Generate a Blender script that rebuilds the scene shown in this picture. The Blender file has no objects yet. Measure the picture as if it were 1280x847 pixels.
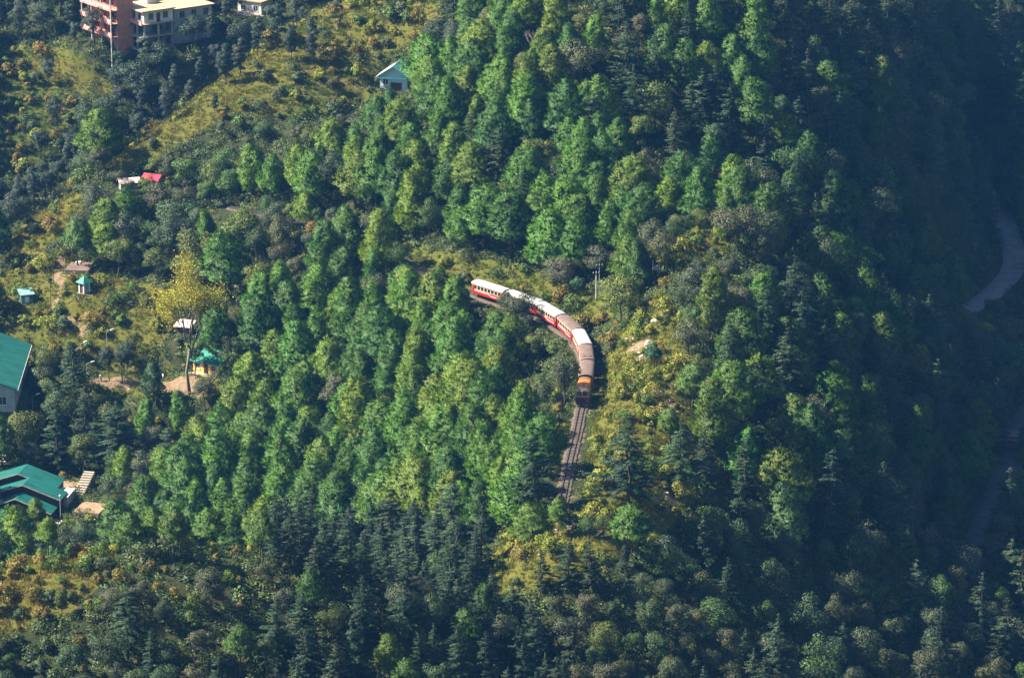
import bpy, math, random, re
import numpy as np
from mathutils import Vector, Matrix
random.seed(7); RNG = np.random.default_rng(7)
scene = bpy.context.scene
col = scene.collection
PI = math.pi
rad = math.radians

# ------------------------------------------------------------------ camera
CAM_D, CAM_DIP, HALF_FOV = 650.0, rad(17), rad(7.48)
CAM = np.array([0.0, -CAM_D*math.cos(CAM_DIP), CAM_D*math.sin(CAM_DIP)])
cd = bpy.data.cameras.new('camera'); cam = bpy.data.objects.new('camera', cd); col.objects.link(cam)
cam.location = CAM.tolist(); cam.rotation_euler = (PI/2-CAM_DIP, 0, 0)
cd.sensor_width = 36; cd.lens = 18/math.tan(HALF_FOV); cd.clip_start = 1; cd.clip_end = 5000
scene.camera = cam

# ------------------------------------------------------------------ sky, sun, exposure
SUN_EL, SUN_AZ = rad(46), rad(-90)          # azimuth from -Y (towards the camera) round to -X
sx, sy = math.sin(SUN_AZ), -math.cos(SUN_AZ)
SUN = Vector((sx*math.cos(SUN_EL), sy*math.cos(SUN_EL), math.sin(SUN_EL)))
world = bpy.data.worlds.new('World'); scene.world = world; world.use_nodes = True
wn = world.node_tree.nodes; wl = world.node_tree.links
sky = wn.new('ShaderNodeTexSky'); sky.sky_type = 'NISHITA'; sky.sun_disc = False
sky.sun_elevation = SUN_EL; sky.sun_rotation = math.atan2(SUN.x, SUN.y)
sky.altitude = 1500; sky.air_density = 1.4; sky.ozone_density = 2.0
bg = wn['Background']; wl.new(sky.outputs[0], bg.inputs[0]); bg.inputs[1].default_value = 0.050
sd = bpy.data.lights.new('sun', 'SUN'); sd.energy = 5.0; sd.angle = rad(0.5); sd.color = (1.0, 0.92, 0.77)
sun = bpy.data.objects.new('sun', sd); col.objects.link(sun)
sun.rotation_euler = SUN.to_track_quat('Z', 'Y').to_euler(); sun.location = (-200, -150, 300)
scene.view_settings.view_transform = 'Standard'; scene.view_settings.look = 'None'
scene.view_settings.exposure = 1.72; scene.view_settings.gamma = 1.0
HAZE_DENSITY = 0.000065
cy = scene.cycles
cy.max_bounces = 6; cy.diffuse_bounces = 3; cy.glossy_bounces = 2; cy.transmission_bounces = 3
cy.transparent_max_bounces = 6; cy.volume_bounces = 0; cy.caustics_reflective = False; cy.caustics_refractive = False

# ------------------------------------------------------------------ view geometry used for surveying positions
FPX = 640/math.tan(HALF_FOV)
CD, SD = math.cos(CAM_DIP), math.sin(CAM_DIP)
def at(u, v, z):
    a = (u-640)/FPX; b = (423.5-v)/FPX
    r = np.array([a, CD+b*SD, -SD+b*CD]); t = (z-CAM[2])/r[2]
    return CAM+t*r
def project(x, y, z):
    dx = np.asarray(x)-CAM[0]; dy = np.asarray(y)-CAM[1]; dz = np.asarray(z)-CAM[2]
    d = dy*CD-dz*SD; up = dy*SD+dz*CD
    return 640+FPX*dx/d, 423.5-FPX*up/d, d

# ------------------------------------------------------------------ terrain heights (thin plate spline through surveyed points)
CT = """700 640 0|712 560 0|716 507 0|737 455 0|736 420 0|705 395 0|660 375 0|600 362 0|545 338 0.5|490 312 1|400 285 1.5|300 262 2
660 640 -5|600 600 -9|560 670 -17|450 600 -22|450 450 -11|550 450 -6|350 500 -20|300 560 -27|300 420 -12|200 560 -29|40 625 -31|100 640 -31|220 480 -22|20 480 -24|120 470 -21|60 400 -15|100 360 -11|200 300 -6|20 300 -7|330 330 -3|420 360 -4|640 470 -3|640 540 -5
140 200 4|250 120 12|330 60 18|400 20 23|20 285 -6|430 130 12|350 180 8|500 110 14|560 60 22|300 230 3
480 270 5|600 300 5|700 320 4|700 200 16|600 150 18|700 100 26|700 0 36|560 0 29|800 250 12|850 150 20|850 50 30|760 340 4
230 140 -6|120 205 -14|40 270 -16|200 100 -1|180 55 5|70 100 -2|20 180 -10|300 20 8|100 0 12|250 -40 16|20 0 8
870 300 13|820 400 8|830 490 5|800 600 1|775 690 0|700 666 4.6|650 690 .5|740 670 4.6|720 725 -3|640 735 -7|780 350 5|790 440 4|780 520 3|750 600 0
1000 500 -4.68|1000 300 2|1000 200 10|1000 100 17|1000 0 25|1150 200 -6.24|1150 50 8|1250 300 -34.32|1200 390 -35.1|1235 600 -37.44|1215 700 -38.22|1280 50 -7.8|1100 600 -17.16|1100 450 -10.92|1100 800 -28.08|1275 840 -39|950 800 -20.28|900 650 -7.8|850 760 -14.04|750 800 -12.48|1000 700 -17.16|1180 500 -27.3
0 720 13|150 700 14|300 705 12|430 735 8|550 780 0|660 840 -10|200 800 8|50 847 5|400 847 1|300 780 8"""
pts = [at(*map(float, p.split())) for L in CT.splitlines() for p in L.split('|')]
pts += [np.array(p, float) for p in ((-60,-112,-10),(-60,-70,-30),(-30,-100,-14),(-30,-70,-26),(-90,-60,-33),(-10,-98,-20),(-110,-110,-10),
    (-72,148,-15),(-95,112,-16),(-50,178,-6),(0,330,90),(-60,330,55),(60,300,62),(125,350,0),(150,150,-8),(150,0,-22),(155,250,-10),
    (130,-60,-36),(122,250,-20),(0,-300,-40),(-100,-300,-40),(100,-300,-60),(0,-600,-40),(-150,200,0),(-150,50,-26),(-150,-150,5),(-20,-190,-6),(60,-150,-38),(100,110,-37))]
P = np.array(pts)
def tps_phi(r2): return 0.5*r2*np.log(r2+1e-9)
n = len(P); S = 100.0
XY = P[:, :2]/S
Kd = tps_phi(((XY[:, None]-XY[None])**2).sum(-1))+np.eye(n)*0.004
Q = np.c_[np.ones(n), XY]
A = np.block([[Kd, Q], [Q.T, np.zeros((3, 3))]])
W = np.linalg.solve(A, np.r_[P[:, 2], 0, 0, 0])
def tps(x, y):
    X = np.stack([x.ravel()/S, y.ravel()/S], 1); out = np.empty(len(X))
    for i in range(0, len(X), 20000):
        c = X[i:i+20000]
        k = tps_phi(((c[:, None]-XY[None])**2).sum(-1))
        out[i:i+20000] = k@W[:n]+np.c_[np.ones(len(c)), c]@W[n:]
    return np.clip(out, -62, 125).reshape(x.shape)
def wob(x, y, f, s):
    r = np.random.default_rng(s); o = 0
    for _ in range(5):
        a = r.uniform(0, 2*PI); k = f*r.uniform(.7, 1.4); o = o+np.sin((x*math.cos(a)+y*math.sin(a))*k+r.uniform(0, 6.28))
    return o/5
def catmull(P0, step=0.5):
    P0 = [np.array(p, float) for p in P0]; P0 = [2*P0[0]-P0[1]]+P0+[2*P0[-1]-P0[-2]]; out = []
    for i in range(1, len(P0)-2):
        a, b, c, d = P0[i-1:i+3]; m = max(2, int(np.linalg.norm(c-b)/0.2))
        for t in np.linspace(0, 1, m, endpoint=False):
            out.append(.5*((2*b)+(c-a)*t+(2*a-5*b+4*c-d)*t*t+(3*b-a-3*c+d)*t**3))
    out.append(P0[-2]); out = np.array(out)
    s = np.r_[0, np.cumsum(np.linalg.norm(np.diff(out, axis=0), axis=1))]
    q = np.arange(0, s[-1], step)
    return np.stack([np.interp(q, s, out[:, k]) for k in range(out.shape[1])], 1)
def smooth(e0, e1, x):
    t = np.clip((x-e0)/(e1-e0), 0, 1); return t*t*(3-2*t)

# railway centre line, roads and the footpath
TR_PX = [(752,664,0),(738,662,0),(722,657,0),(709,649,0),(704,639,0),(703,627,0),(708,600,0),(713,572,0),(720,544,0),(725,520,0),(730,497,0),(733.5,478,0),(733,458,0),(727,438.5,0),(711,420,0),(688,404.5,0),(662,391,0),(615,376,0),(575,360,.3),(520,333,.7),(460,304,1),(390,281,1.5),(320,266,1.9),(284,258,2.1)]
TRACK = catmull([at(u, v, z) for u, v, z in TR_PX])
ROADS = [catmull([at(*p) for p in R_]) for R_ in (
    [(1205,190,-31.2),(1232,240,-33.54),(1256,280,-34.32),(1268,330,-34.71),(1235,370,-35.1),(1185,398,-35.334),(1130,420,-35.49)],
    [(1300,500,-36.66),(1272,535,-37.128),(1262,575,-37.44),(1246,620,-37.752),(1226,670,-38.064),(1208,715,-38.376),(1190,760,-38.688)])]
XS = np.arange(-160, 171, 1.0); YS = np.arange(-225, 431, 1.0)
GX, GY = np.meshgrid(XS, YS)
GZ = tps(GX, GY)
GZ += .55*wob(GX, GY, .32, 1)+.35*wob(GX, GY, .8, 2)+.9*wob(GX, GY, .13, 3)
def line_dist(line, x, y, step=2):
    L = line[::step]; d = np.full(x.shape, 1e9); zz = np.zeros(x.shape)
    for p in L:
        q = (x-p[0])**2+(y-p[1])**2; m = q < d; d[m] = q[m]; zz[m] = p[2]
    return np.sqrt(d), zz
tu, tv, td = project(GX, GY, GZ)
# little terraces on the cleared slope above
terr = smooth(-40,-30,GX)*(1-smooth(-22,-14,GX))*smooth(112,118,GY)*(1-smooth(138,146,GY))
GZ = GZ*(1-terr)+terr*(np.floor(GZ/2.2)*2.2+2.2*smooth(.5, 1, (GZ/2.2) % 1))
D_TR, Z_TR = line_dist(TRACK, GX, GY)
w_ = 1-smooth(2.7, 6.5, D_TR); GZ = GZ*(1-w_)+(Z_TR-.25)*w_
for R_ in ROADS:
    d_, z_ = line_dist(R_, GX, GY); w_ = 1-smooth(4.5, 11, d_); GZ = GZ*(1-w_)+(z_-.1)*w_
def zq(x, y):
    fx = np.clip((np.asarray(x, float)-XS[0]), 0, len(XS)-1.001); fy = np.clip((np.asarray(y, float)-YS[0]), 0, len(YS)-1.001)
    i = fx.astype(int); j = fy.astype(int); a = fx-i; b = fy-j
    return (GZ[j, i]*(1-a)+GZ[j, i+1]*a)*(1-b)+(GZ[j+1, i]*(1-a)+GZ[j+1, i+1]*a)*b
def ground(u, v, t0=330, t1=1100):
    """the point of the ground seen at photograph position u, v"""
    a = (u-640)/FPX; b = (423.5-v)/FPX; r = np.array([a, CD+b*SD, -SD+b*CD])
    t = np.arange(t0, t1, .5); p = CAM[None]+t[:, None]*r[None]
    h = p[:, 2]-zq(p[:, 0], p[:, 1]); k = np.argmax(h < 0)
    if h[k] >= 0: k = len(t)-1
    return p[k]
PADS = []
def pad_rect(p, rz, x0, x1, y0, y1, z, soft=3.0):
    c_, s_ = math.cos(rz), math.sin(rz); X = (GX-p[0])*c_+(GY-p[1])*s_; Y = -(GX-p[0])*s_+(GY-p[1])*c_
    d = np.hypot(np.maximum(np.maximum(x0-X, X-x1), 0), np.maximum(np.maximum(y0-Y, Y-y1), 0)); w = 1-smooth(0, soft, d); GZ[:] = GZ*(1-w)+z*w
def pad(p, r, z=None, soft=4.0):
    """level a building plot"""
    z = p[2] if z is None else z
    d = np.hypot(GX-p[0], GY-p[1]); w = 1-smooth(r, r+soft, d)
    GZ[:] = GZ*(1-w)+z*w; PADS.append((p[0], p[1], r)); return np.array([p[0], p[1], z])

SITE = {}
for nm, u, v, r, zz in (('big', 222, 52, 9, 0), ('pink', 128, 46, 7, 0), ('stub', 312, 18, 5, 0), ('blue', 492, 114, 3.5, 0), ('hut', 104, 366, 1.8, 0), ('tank', 99, 339, 3.2, 0),
                        ('teal', 33, 378, 1.6, 0), ('hall', -4, 516, 8, 0), ('gable', 30, 652, 8.5, 0), ('steps', 104, 636, 3, 0), ('clear', 212, 482, 6, 0),
                        ('path', 140, 470, 2.5, 0), ('yellow', 262, 466, 3.5, 0), ('shack', 231, 418, 2, 0), ('red', 176, 234, 3.5, 0), ('yard', 2, 575, 4, 0)):
    SITE[nm] = pad(ground(u, v), r)

HALL_Z = SITE['hall'][2]+5.0; HALL = at(19, 512, HALL_Z); pad_rect(HALL, rad(1.5), -14, .6, 0, 27, HALL_Z-.1); PADS += [(HALL[0]-6.5-q*.03, HALL[1]+q, 12) for q in (2, 9, 16, 23)]
# ------------------------------------------------------------------ helpers
def obj(name, me, parent=None, mat=None, loc=None, rz=None):
    o = bpy.data.objects.new(name, me); col.objects.link(o)
    if mat is not None and me is not None and not me.materials: me.materials.append(mat)
    if parent is not None: o.parent = parent
    if loc is not None: o.location = loc
    if rz is not None: o.rotation_euler = (0, 0, rz)
    return o
def tag(o, label, cat, group=None, kind=None):
    if label: o['label'] = label
    if cat: o['category'] = cat
    if group: o['group'] = group
    if kind: o['kind'] = kind
    return o
def empty(name, loc=(0, 0, 0), rz=0, label=None, cat=None, group=None):
    o = bpy.data.objects.new(name, None); o.empty_display_size = .5; col.objects.link(o)
    o.location = [float(c) for c in loc]; o.rotation_euler = (0, 0, rz)
    return tag(o, label, cat, group)
class MB:
    def __init__(s): s.v = []; s.f = []
    def add(s, vs, fs):
        k = len(s.v); s.v += [tuple(map(float, p)) for p in vs]; s.f += [tuple(i+k for i in f) for f in fs]; return s
    def box(s, x0, x1, y0, y1, z0, z1, M=None):
        vs = [Vector((x, y, z)) for z in (z0, z1) for x, y in ((x0, y0), (x1, y0), (x1, y1), (x0, y1))]
        if M is not None: vs = [M@p for p in vs]
        return s.add(vs, [(3, 2, 1, 0), (4, 5, 6, 7), (0, 1, 5, 4), (1, 2, 6, 5), (2, 3, 7, 6), (3, 0, 4, 7)])
    def loft(s, rings, cap=True):
        m = len(rings[0]); vs = [p for r in rings for p in r]; fs = []
        for i in range(len(rings)-1):
            for j in range(m): fs.append((i*m+j, i*m+(j+1) % m, (i+1)*m+(j+1) % m, (i+1)*m+j))
        if cap: fs += [tuple(range(m))[::-1], tuple(range((len(rings)-1)*m, len(rings)*m))]
        return s.add(vs, fs)
    def tube(s, pts, rs, k=6, cap=True):
        pts = [Vector(p) for p in pts]; rs = rs if hasattr(rs, '__len__') else [rs]*len(pts); rings = []
        for i, p in enumerate(pts):
            d = (pts[min(i+1, len(pts)-1)]-pts[max(i-1, 0)]).normalized()
            a = d.orthogonal().normalized() if abs(d.z) < .9 else d.cross(Vector((0, 1, 0))).normalized(); b = d.cross(a)
            rings.append([p+(a*math.cos(2*PI*j/k)+b*math.sin(2*PI*j/k))*rs[i] for j in range(k)])
        return s.loft(rings, cap)
    def prism(s, poly, axis, a, b, M=None):
        """extrude a polygon of (p, q) along axis x (p=y,q=z) or y (p=x,q=z) or z (p=x,q=y)"""
        f = {'x': lambda p, q, t: (t, p, q), 'y': lambda p, q, t: (p, t, q), 'z': lambda p, q, t: (p, q, t)}[axis]
        r = [[Vector(f(p, q, t)) for p, q in poly] for t in (a, b)]
        if M is not None: r = [[M@p for p in ring] for ring in r]
        return s.loft(r)
    def mesh(s, name, mat=None, sm=False):
        me = bpy.data.meshes.new(name); me.from_pydata(s.v, [], s.f); me.update()
        if sm: me.polygons.foreach_set('use_smooth', [True]*len(me.polygons))
        if mat: me.materials.append(mat)
        return me
    def part(s, name, mat, parent=None, sm=False, loc=None, rz=None):
        import bmesh
        me = s.mesh(name, mat, sm); b = bmesh.new(); b.from_mesh(me); bmesh.ops.recalc_face_normals(b, faces=b.faces); b.to_mesh(me); b.free()
        return obj(name, me, parent, None, loc, rz)
def soup(name, V, F, mat, N_=None):
    """mesh from arrays, F all triangles or all quads; N_ = one outward normal per vertex, leaves turned to face outwards"""
    me = bpy.data.meshes.new(name); V = np.asarray(V, np.float32); F = np.asarray(F, np.int32); k = F.shape[1]
    if N_ is not None:
        g = np.cross(V[F[:, 1]]-V[F[:, 0]], V[F[:, 2]]-V[F[:, 0]]); fl = (g*N_[F[:, 0]]).sum(1) < 0; F = F.copy(); F[fl] = F[fl][:, ::-1]
    me.vertices.add(len(V)); me.vertices.foreach_set('co', V.ravel())
    me.loops.add(F.size); me.loops.foreach_set('vertex_index', F.ravel())
    me.polygons.add(len(F)); me.polygons.foreach_set('loop_start', np.arange(0, F.size, k, dtype=np.int32))
    me.update(calc_edges=True); me.validate()
    if N_ is not None:
        me.polygons.foreach_set('use_smooth', np.ones(len(F), bool)); me.normals_split_custom_set_from_vertices(N_.astype(np.float32).tolist())
    if mat: me.materials.append(mat)
    return me

# ------------------------------------------------------------------ materials
MAT = {}
def nodes(name):
    m = bpy.data.materials.new(name); m.use_nodes = True; MAT[name] = m
    return m, m.node_tree.nodes, m.node_tree.links, m.node_tree.nodes['Principled BSDF']
def ramp(N, stops):
    r = N.new('ShaderNodeValToRGB'); e = r.color_ramp.elements
    while len(e) < len(stops): e.new(.5)
    for i, (p, c) in enumerate(stops): e[i].position = p; e[i].color = (*c, 1)
    return r
def plain(name, c, rough=.7, var=.25, scale=2.0, metal=0, bump=0.0, spec=.3, dirt=None, streak=None):
    m, N, L, B = nodes(name)
    t = N.new('ShaderNodeTexCoord'); z = N.new('ShaderNodeTexNoise'); z.inputs['Scale'].default_value = scale; z.inputs['Detail'].default_value = 6
    if streak:
        mpg = N.new('ShaderNodeMapping'); mpg.inputs['Scale'].default_value = streak; L.new(t.outputs['Object'], mpg.inputs['Vector']); L.new(mpg.outputs[0], z.inputs['Vector'])
    else: L.new(t.outputs['Object'], z.inputs['Vector'])
    lo = tuple(x*(1-var) for x in c); hi = tuple(min(1, x*(1+var*.6)) for x in c)
    r = ramp(N, [(.3, dirt or lo), (.5, c), (.72, hi)]); L.new(z.outputs[0], r.inputs[0]); L.new(r.outputs[0], B.inputs['Base Color'])
    B.inputs['Roughness'].default_value = rough; B.inputs['Metallic'].default_value = metal; B.inputs['Specular IOR Level'].default_value = spec
    if bump:
        b = N.new('ShaderNodeBump'); b.inputs['Strength'].default_value = bump; b.inputs['Distance'].default_value = .05
        L.new(z.outputs[0], b.inputs['Height']); L.new(b.outputs[0], B.inputs['Normal'])
    return m
def leaf(name, var=.5, transl=.3, rough=.55, hue=.5):
    """leaf colour = object colour, varied from leaf to leaf and in patches"""
    m, N, L, B = nodes(name)
    oi = N.new('ShaderNodeAttribute'); oi.attribute_type = 'INSTANCER'; oi.attribute_name = 'tint'; ge = N.new('ShaderNodeNewGeometry'); tc = N.new('ShaderNodeTexCoord')
    nz = N.new('ShaderNodeTexNoise'); nz.inputs['Scale'].default_value = .9; L.new(tc.outputs['Object'], nz.inputs['Vector'])
    mp = N.new('ShaderNodeMapRange'); mp.inputs['To Min'].default_value = 1-var; mp.inputs['To Max'].default_value = 1+var
    L.new(ge.outputs['Random Per Island'], mp.inputs['Value'])
    h = N.new('ShaderNodeHueSaturation')
    mh = N.new('ShaderNodeMapRange'); mh.inputs['From Min'].default_value = .3; mh.inputs['From Max'].default_value = .7
    mh.inputs['To Min'].default_value = .5-.06*hue; mh.inputs['To Max'].default_value = .5+.035*hue
    L.new(nz.outputs[0], mh.inputs['Value']); L.new(mh.outputs[0], h.inputs['Hue']); L.new(mp.outputs[0], h.inputs['Value']); L.new(oi.outputs['Color'], h.inputs['Color'])
    tr = N.new('ShaderNodeBsdfTranslucent'); mx = N.new('ShaderNodeMixShader'); mx.inputs[0].default_value = transl
    L.new(h.outputs[0], B.inputs['Base Color']); L.new(h.outputs[0], tr.inputs['Color'])
    B.inputs['Roughness'].default_value = rough; B.inputs['Specular IOR Level'].default_value = .25
    L.new(B.outputs[0], mx.inputs[1]); L.new(tr.outputs[0], mx.inputs[2]); L.new(mx.outputs[0], N['Material Output'].inputs['Surface'])
    return m
leaf('needle', .42, .12, .55, .35); leaf('leaf', .45, .15, .55, .35); leaf('cedar', .42, .10, .6, .3); leaf('blade', .5, .3, .6, .4)
plain('bark', (.075, .055, .042), .9, .5, 3, bump=.6); plain('pale_bark', (.19, .165, .135), .8, .4, 3); plain('grey_wood', (.20, .17, .15), .9, .3, 3)
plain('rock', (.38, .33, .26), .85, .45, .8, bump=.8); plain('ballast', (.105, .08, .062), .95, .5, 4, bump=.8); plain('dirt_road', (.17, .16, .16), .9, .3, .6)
plain('old_asphalt', (.075, .072, .075), .9, .3, .6); plain('rail_steel', (.17, .13, .11), .45, .4, 3, metal=.8); plain('sleeper_wood', (.085, .066, .052), .9, .4, 4)  # lower road's dark grey has the gorge's deep shade put into it
plain('coach_red', (.38, .020, .018), .45, .3, 1.5); plain('coach_cream', (.52, .43, .27), .5, .2, 2); plain('white_roof', (.50, .48, .46), .6, .28, 1.5, streak=(.5, 1.2, .5))
plain('brown_roof', (.155, .103, .085), .7, .4, 1.5, streak=(.5, 1.2, .5)); plain('iron', (.035, .032, .03), .6, .3, 4); plain('glass_dark', (.02, .025, .03), .12, .2, 1, spec=.6)
plain('loco_orange', (.46, .155, .03), .5, .3, 1.6); plain('loco_tan', (.33, .21, .13), .55, .3, 1.5); plain('white_paint', (.80, .78, .74), .6, .12, 2)
plain('green_sheet', (.010, .105, .088), .55, .45, 1.3, streak=(.25, 1.6, .25)); plain('green_wall', (.10, .26, .24), .6, .15, 1); plain('green_tarp', (.02, .20, .135), .55, .45, 1.3, streak=(1.6, .25, .25))
plain('plaster_white', (.62, .58, .52), .8, .25, .8); plain('plaster_grey', (.36, .37, .36), .85, .25, .6); plain('concrete', (.42, .35, .27), .9, .35, .5)
plain('pink_paint', (.62, .27, .21), .75, .3, .9); plain('roof_slab', (.46, .31, .20), .9, .35, .5); plain('terracotta', (.42, .20, .13), .85, .25, 1)
plain('red_sheet', (.60, .03, .07), .45, .25, 1); plain('pale_pink_sheet', (.74, .52, .50), .5, .2, 1); plain('blue_wall', (.42, .60, .64), .7, .15, 1); plain('teal_sheet', (.04, .25, .28), .45, .2, 1)
plain('maroon', (.085, .03, .03), .7, .3, 2); plain('yellow_paint', (.80, .50, .09), .7, .25, 1.2); plain('tin', (.42, .30, .24), .6, .4, 1.5); plain('sand', (.26, .18, .105), .95, .3, .8)
plain('pavement', (.34, .27, .20), .95, .35, .5); plain('window_dark', (.025, .03, .035), .2, .2, 1, spec=.5); plain('shirt_pink', (.70, .05, .22), .8, .15, 6); plain('cloth_dark', (.04, .04, .06), .9, .2, 6)
plain('cloth_white', (.75, .74, .70), .9, .1, 6); plain('skin', (.30, .16, .10), .6, .1, 6); plain('truck_red', (.12, .03, .03), .5, .2, 2); plain('teal_pale', (.17, .30, .29), .6, .2, 1.5); plain('maize', (.34, .22, .05), .9, .3, 3)

# ------------------------------------------------------------------ zones, as seen from the lookout (photograph positions of the ground)
def inside(poly, u, v):
    m = len(poly)
    if not isinstance(u, np.ndarray) or u.ndim == 0:
        r = False; u = float(u); v = float(v)
        for i in range(m):
            x1, y1 = poly[i]; x2, y2 = poly[(i+1) % m]
            if (y1 > v) != (y2 > v) and u < (x2-x1)*(v-y1)/(y2-y1)+x1: r = not r
        return r
    r = np.zeros(u.shape, bool)
    for i in range(m):
        x1, y1 = poly[i]; x2, y2 = poly[(i+1) % m]
        if y1 == y2: continue
        c = ((y1 > v) != (y2 > v)) & (u < (x2-x1)*(v-y1)/(y2-y1)+x1); r ^= c
    return r
ZONE = {
 'bench': [(470,318),(480,300),(560,312),(660,335),(720,352),(770,372),(772,400),(735,400),(700,385),(640,372),(560,360),(500,340)],
 'knoll': [(742,640),(738,560),(748,490),(765,430),(785,385),(830,372),(858,400),(850,470),(880,560),(862,640),(800,690),(700,705),(620,745),(588,705),(660,655),(712,640)],
 'grassA': [(128,205),(200,150),(262,100),(330,50),(380,12),(430,-10),(450,40),(380,95),(330,120),(250,165),(160,215)],
 'terrace': [(380,12),(430,-10),(540,-20),(560,30),(500,60),(465,95),(470,125),(420,142),(330,150),(300,138)],
 'grassB': [(8,300),(50,262),(100,232),(112,262),(70,300),(30,330)],
 'fields': [(-20,60),(80,55),(145,100),(135,125),(60,110),(100,140),(40,215),(-20,230)],
 'maize': [(30,78),(70,72),(138,100),(132,124),(80,112)],
 'hutmeadow': [(-20,345),(60,322),(95,318),(135,345),(215,360),(225,400),(205,432),(110,448),(30,425),(-20,415)],
 'clearing': [(104,452),(190,440),(240,470),(290,455),(292,490),(255,505),(190,510),(150,505),(100,500)],
 'brownridge': [(-20,725),(60,690),(140,688),(150,715),(80,765),(20,790),(-20,790)],
 'openpatch': [(838,318),(860,300),(910,292),(905,320),(850,330)],
 'village': [(-20,420),(40,420),(112,440),(110,520),(110,600),(135,640),(90,690),(-20,690)],
}
U_, V_, _ = project(GX, GY, GZ)
near = GY < -112
def zmask(k): return inside(ZONE[k], U_, V_)
meadow = np.zeros(GX.shape); dirt = np.zeros(GX.shape); dry = np.zeros(GX.shape)
for k, m_, d_, y_ in (('bench',.9,.10,.3),('knoll',.95,.12,.55),('grassA',1,.1,.75),('terrace',.7,.25,.4),('grassB',1,.12,.8),('fields',1,.0,.12),('maize',.6,.2,1),('hutmeadow',.9,.12,.55),('clearing',.5,.2,.3),('openpatch',1,.1,.7),('village',.4,.2,.2)):
    q = zmask(k) & ~near; meadow[q] = m_; dirt[q] = d_; dry[q] = y_
q = inside(ZONE['brownridge'], U_, V_) & near; meadow[q] = 1; dirt[q] = .05; dry[q] = .95
q = inside([(590,705),(700,690),(800,680),(780,720),(690,735),(610,750)], U_, V_) & near; meadow[q] = .8; dry[q] = .5
dtr = 1-smooth(1.0, 1.7, D_TR); dirt = np.maximum(dirt, dtr*.55); meadow = meadow*(1-dtr)
def blur(a):
    for _ in range(2):
        b = np.pad(a, 1, mode='edge'); a = (b[1:-1, 1:-1]*2+b[:-2, 1:-1]+b[2:, 1:-1]+b[1:-1, :-2]+b[1:-1, 2:])/6
    return a
meadow, dirt, dry = blur(meadow), blur(dirt), blur(dry)
path_px = [(75,325,0),(72,345,0),(78,362,0),(70,380,0),(74,395,0),(88,404,0),(98,408,0),(108,418,0)]
fp = catmull([ground(u, v) for u, v, _ in path_px])
dd, _ = line_dist(fp, GX, GY, 1); dirt = np.maximum(dirt, 1-smooth(.15, .75, dd))
for u, v, r in ((815,400,1.8),(800,432,2.2),(806,446,1.5),(815,490,2.2),(840,508,1.6),(836,622,1.5),(150,474,1.6),(140,476,1.6),(165,480,2),(185,482,2.4),(125,476,1.6),(255,486,2.2),(210,482,3.5),(225,484,3.5),(240,487,3)):
    p = ground(u, v); dirt = np.maximum(dirt, 1-smooth(r*.6, r, np.hypot(GX-p[0], GY-p[1])))

for u, v, r in ((815, 400, 2.6), (802, 434, 3.4), (815, 491, 2.8)):
    p = ground(u, v); PADS.append((p[0], p[1], r))
# ------------------------------------------------------------------ ground sheet
ox = np.r_[np.linspace(-520, -165, 12), XS, np.linspace(176, 520, 12)]; oy = np.r_[np.linspace(-640, -232, 14), YS, np.linspace(440, 700, 14)]
TX, TY = np.meshgrid(ox, oy); TZ = tps(TX, TY); TZ[14:-14, 12:-12] = GZ
def full(a):
    r = np.zeros(TX.shape); r[14:-14, 12:-12] = a; return r
nx, ny = len(ox), len(oy)
idx = np.arange(nx*ny).reshape(ny, nx)
F = np.stack([idx[:-1, :-1], idx[:-1, 1:], idx[1:, 1:], idx[1:, :-1]], -1).reshape(-1, 4)
me = soup('ground', np.stack([TX, TY, TZ], -1).reshape(-1, 3), F, None)
ca = me.attributes.new('cover', 'FLOAT_COLOR', 'POINT')
cv = np.stack([full(meadow), full(dirt), full(dry), np.ones(TX.shape)], -1).reshape(-1, 4).astype(np.float32); ca.data.foreach_set('color', cv.ravel())
me.polygons.foreach_set('use_smooth', [True]*len(me.polygons))
m, N, L, B = nodes('ground')
at_ = N.new('ShaderNodeAttribute'); at_.attribute_name = 'cover'; sp = N.new('ShaderNodeSeparateColor'); L.new(at_.outputs['Color'], sp.inputs[0])
tc = N.new('ShaderNodeTexCoord')
def nz(scale, det=8, rough=.6):
    z = N.new('ShaderNodeTexNoise'); z.inputs['Scale'].default_value = scale; z.inputs['Detail'].default_value = det; z.inputs['Roughness'].default_value = rough
    L.new(tc.outputs['Object'], z.inputs['Vector']); return z
def mix(a, b, f):
    x = N.new('ShaderNodeMix'); x.data_type = 'RGBA'
    L.new(f, x.inputs[0]); L.new(a, x.inputs[6]); L.new(b, x.inputs[7]); return x.outputs[2]
def math_(op, a, b):
    x = N.new('ShaderNodeMath'); x.operation = op; x.use_clamp = True
    for i, s in enumerate((a, b)):
        if isinstance(s, (int, float)): x.inputs[i].default_value = s
        else: L.new(s, x.inputs[i])
    return x.outputs[0]
n1, n2, n3 = nz(.5), nz(1.7), nz(.16, 4)
floor_ = ramp(N, [(.3, (.016, .026, .008)), (.5, (.03, .038, .014)), (.7, (.055, .052, .022))]); L.new(n1.outputs[0], floor_.inputs[0])
green = ramp(N, [(.3, (.035, .055, .010)), (.5, (.070, .095, .014)), (.72, (.11, .115, .02))]); L.new(n2.outputs[0], green.inputs[0])
gold = ramp(N, [(.28, (.060, .062, .011)), (.5, (.105, .100, .015)), (.72, (.145, .125, .025))]); L.new(n2.outputs[0], gold.inputs[0])
soil = ramp(N, [(.3, (.11, .075, .045)), (.55, (.21, .145, .09)), (.75, (.30, .22, .15))]); L.new(n2.outputs[0], soil.inputs[0])
dryf = math_('MULTIPLY', math_('SUBTRACT', math_('ADD', sp.outputs[2], n3.outputs[0]), .45), 2.2)
c1 = mix(green.outputs[0], gold.outputs[0], dryf)
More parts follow.
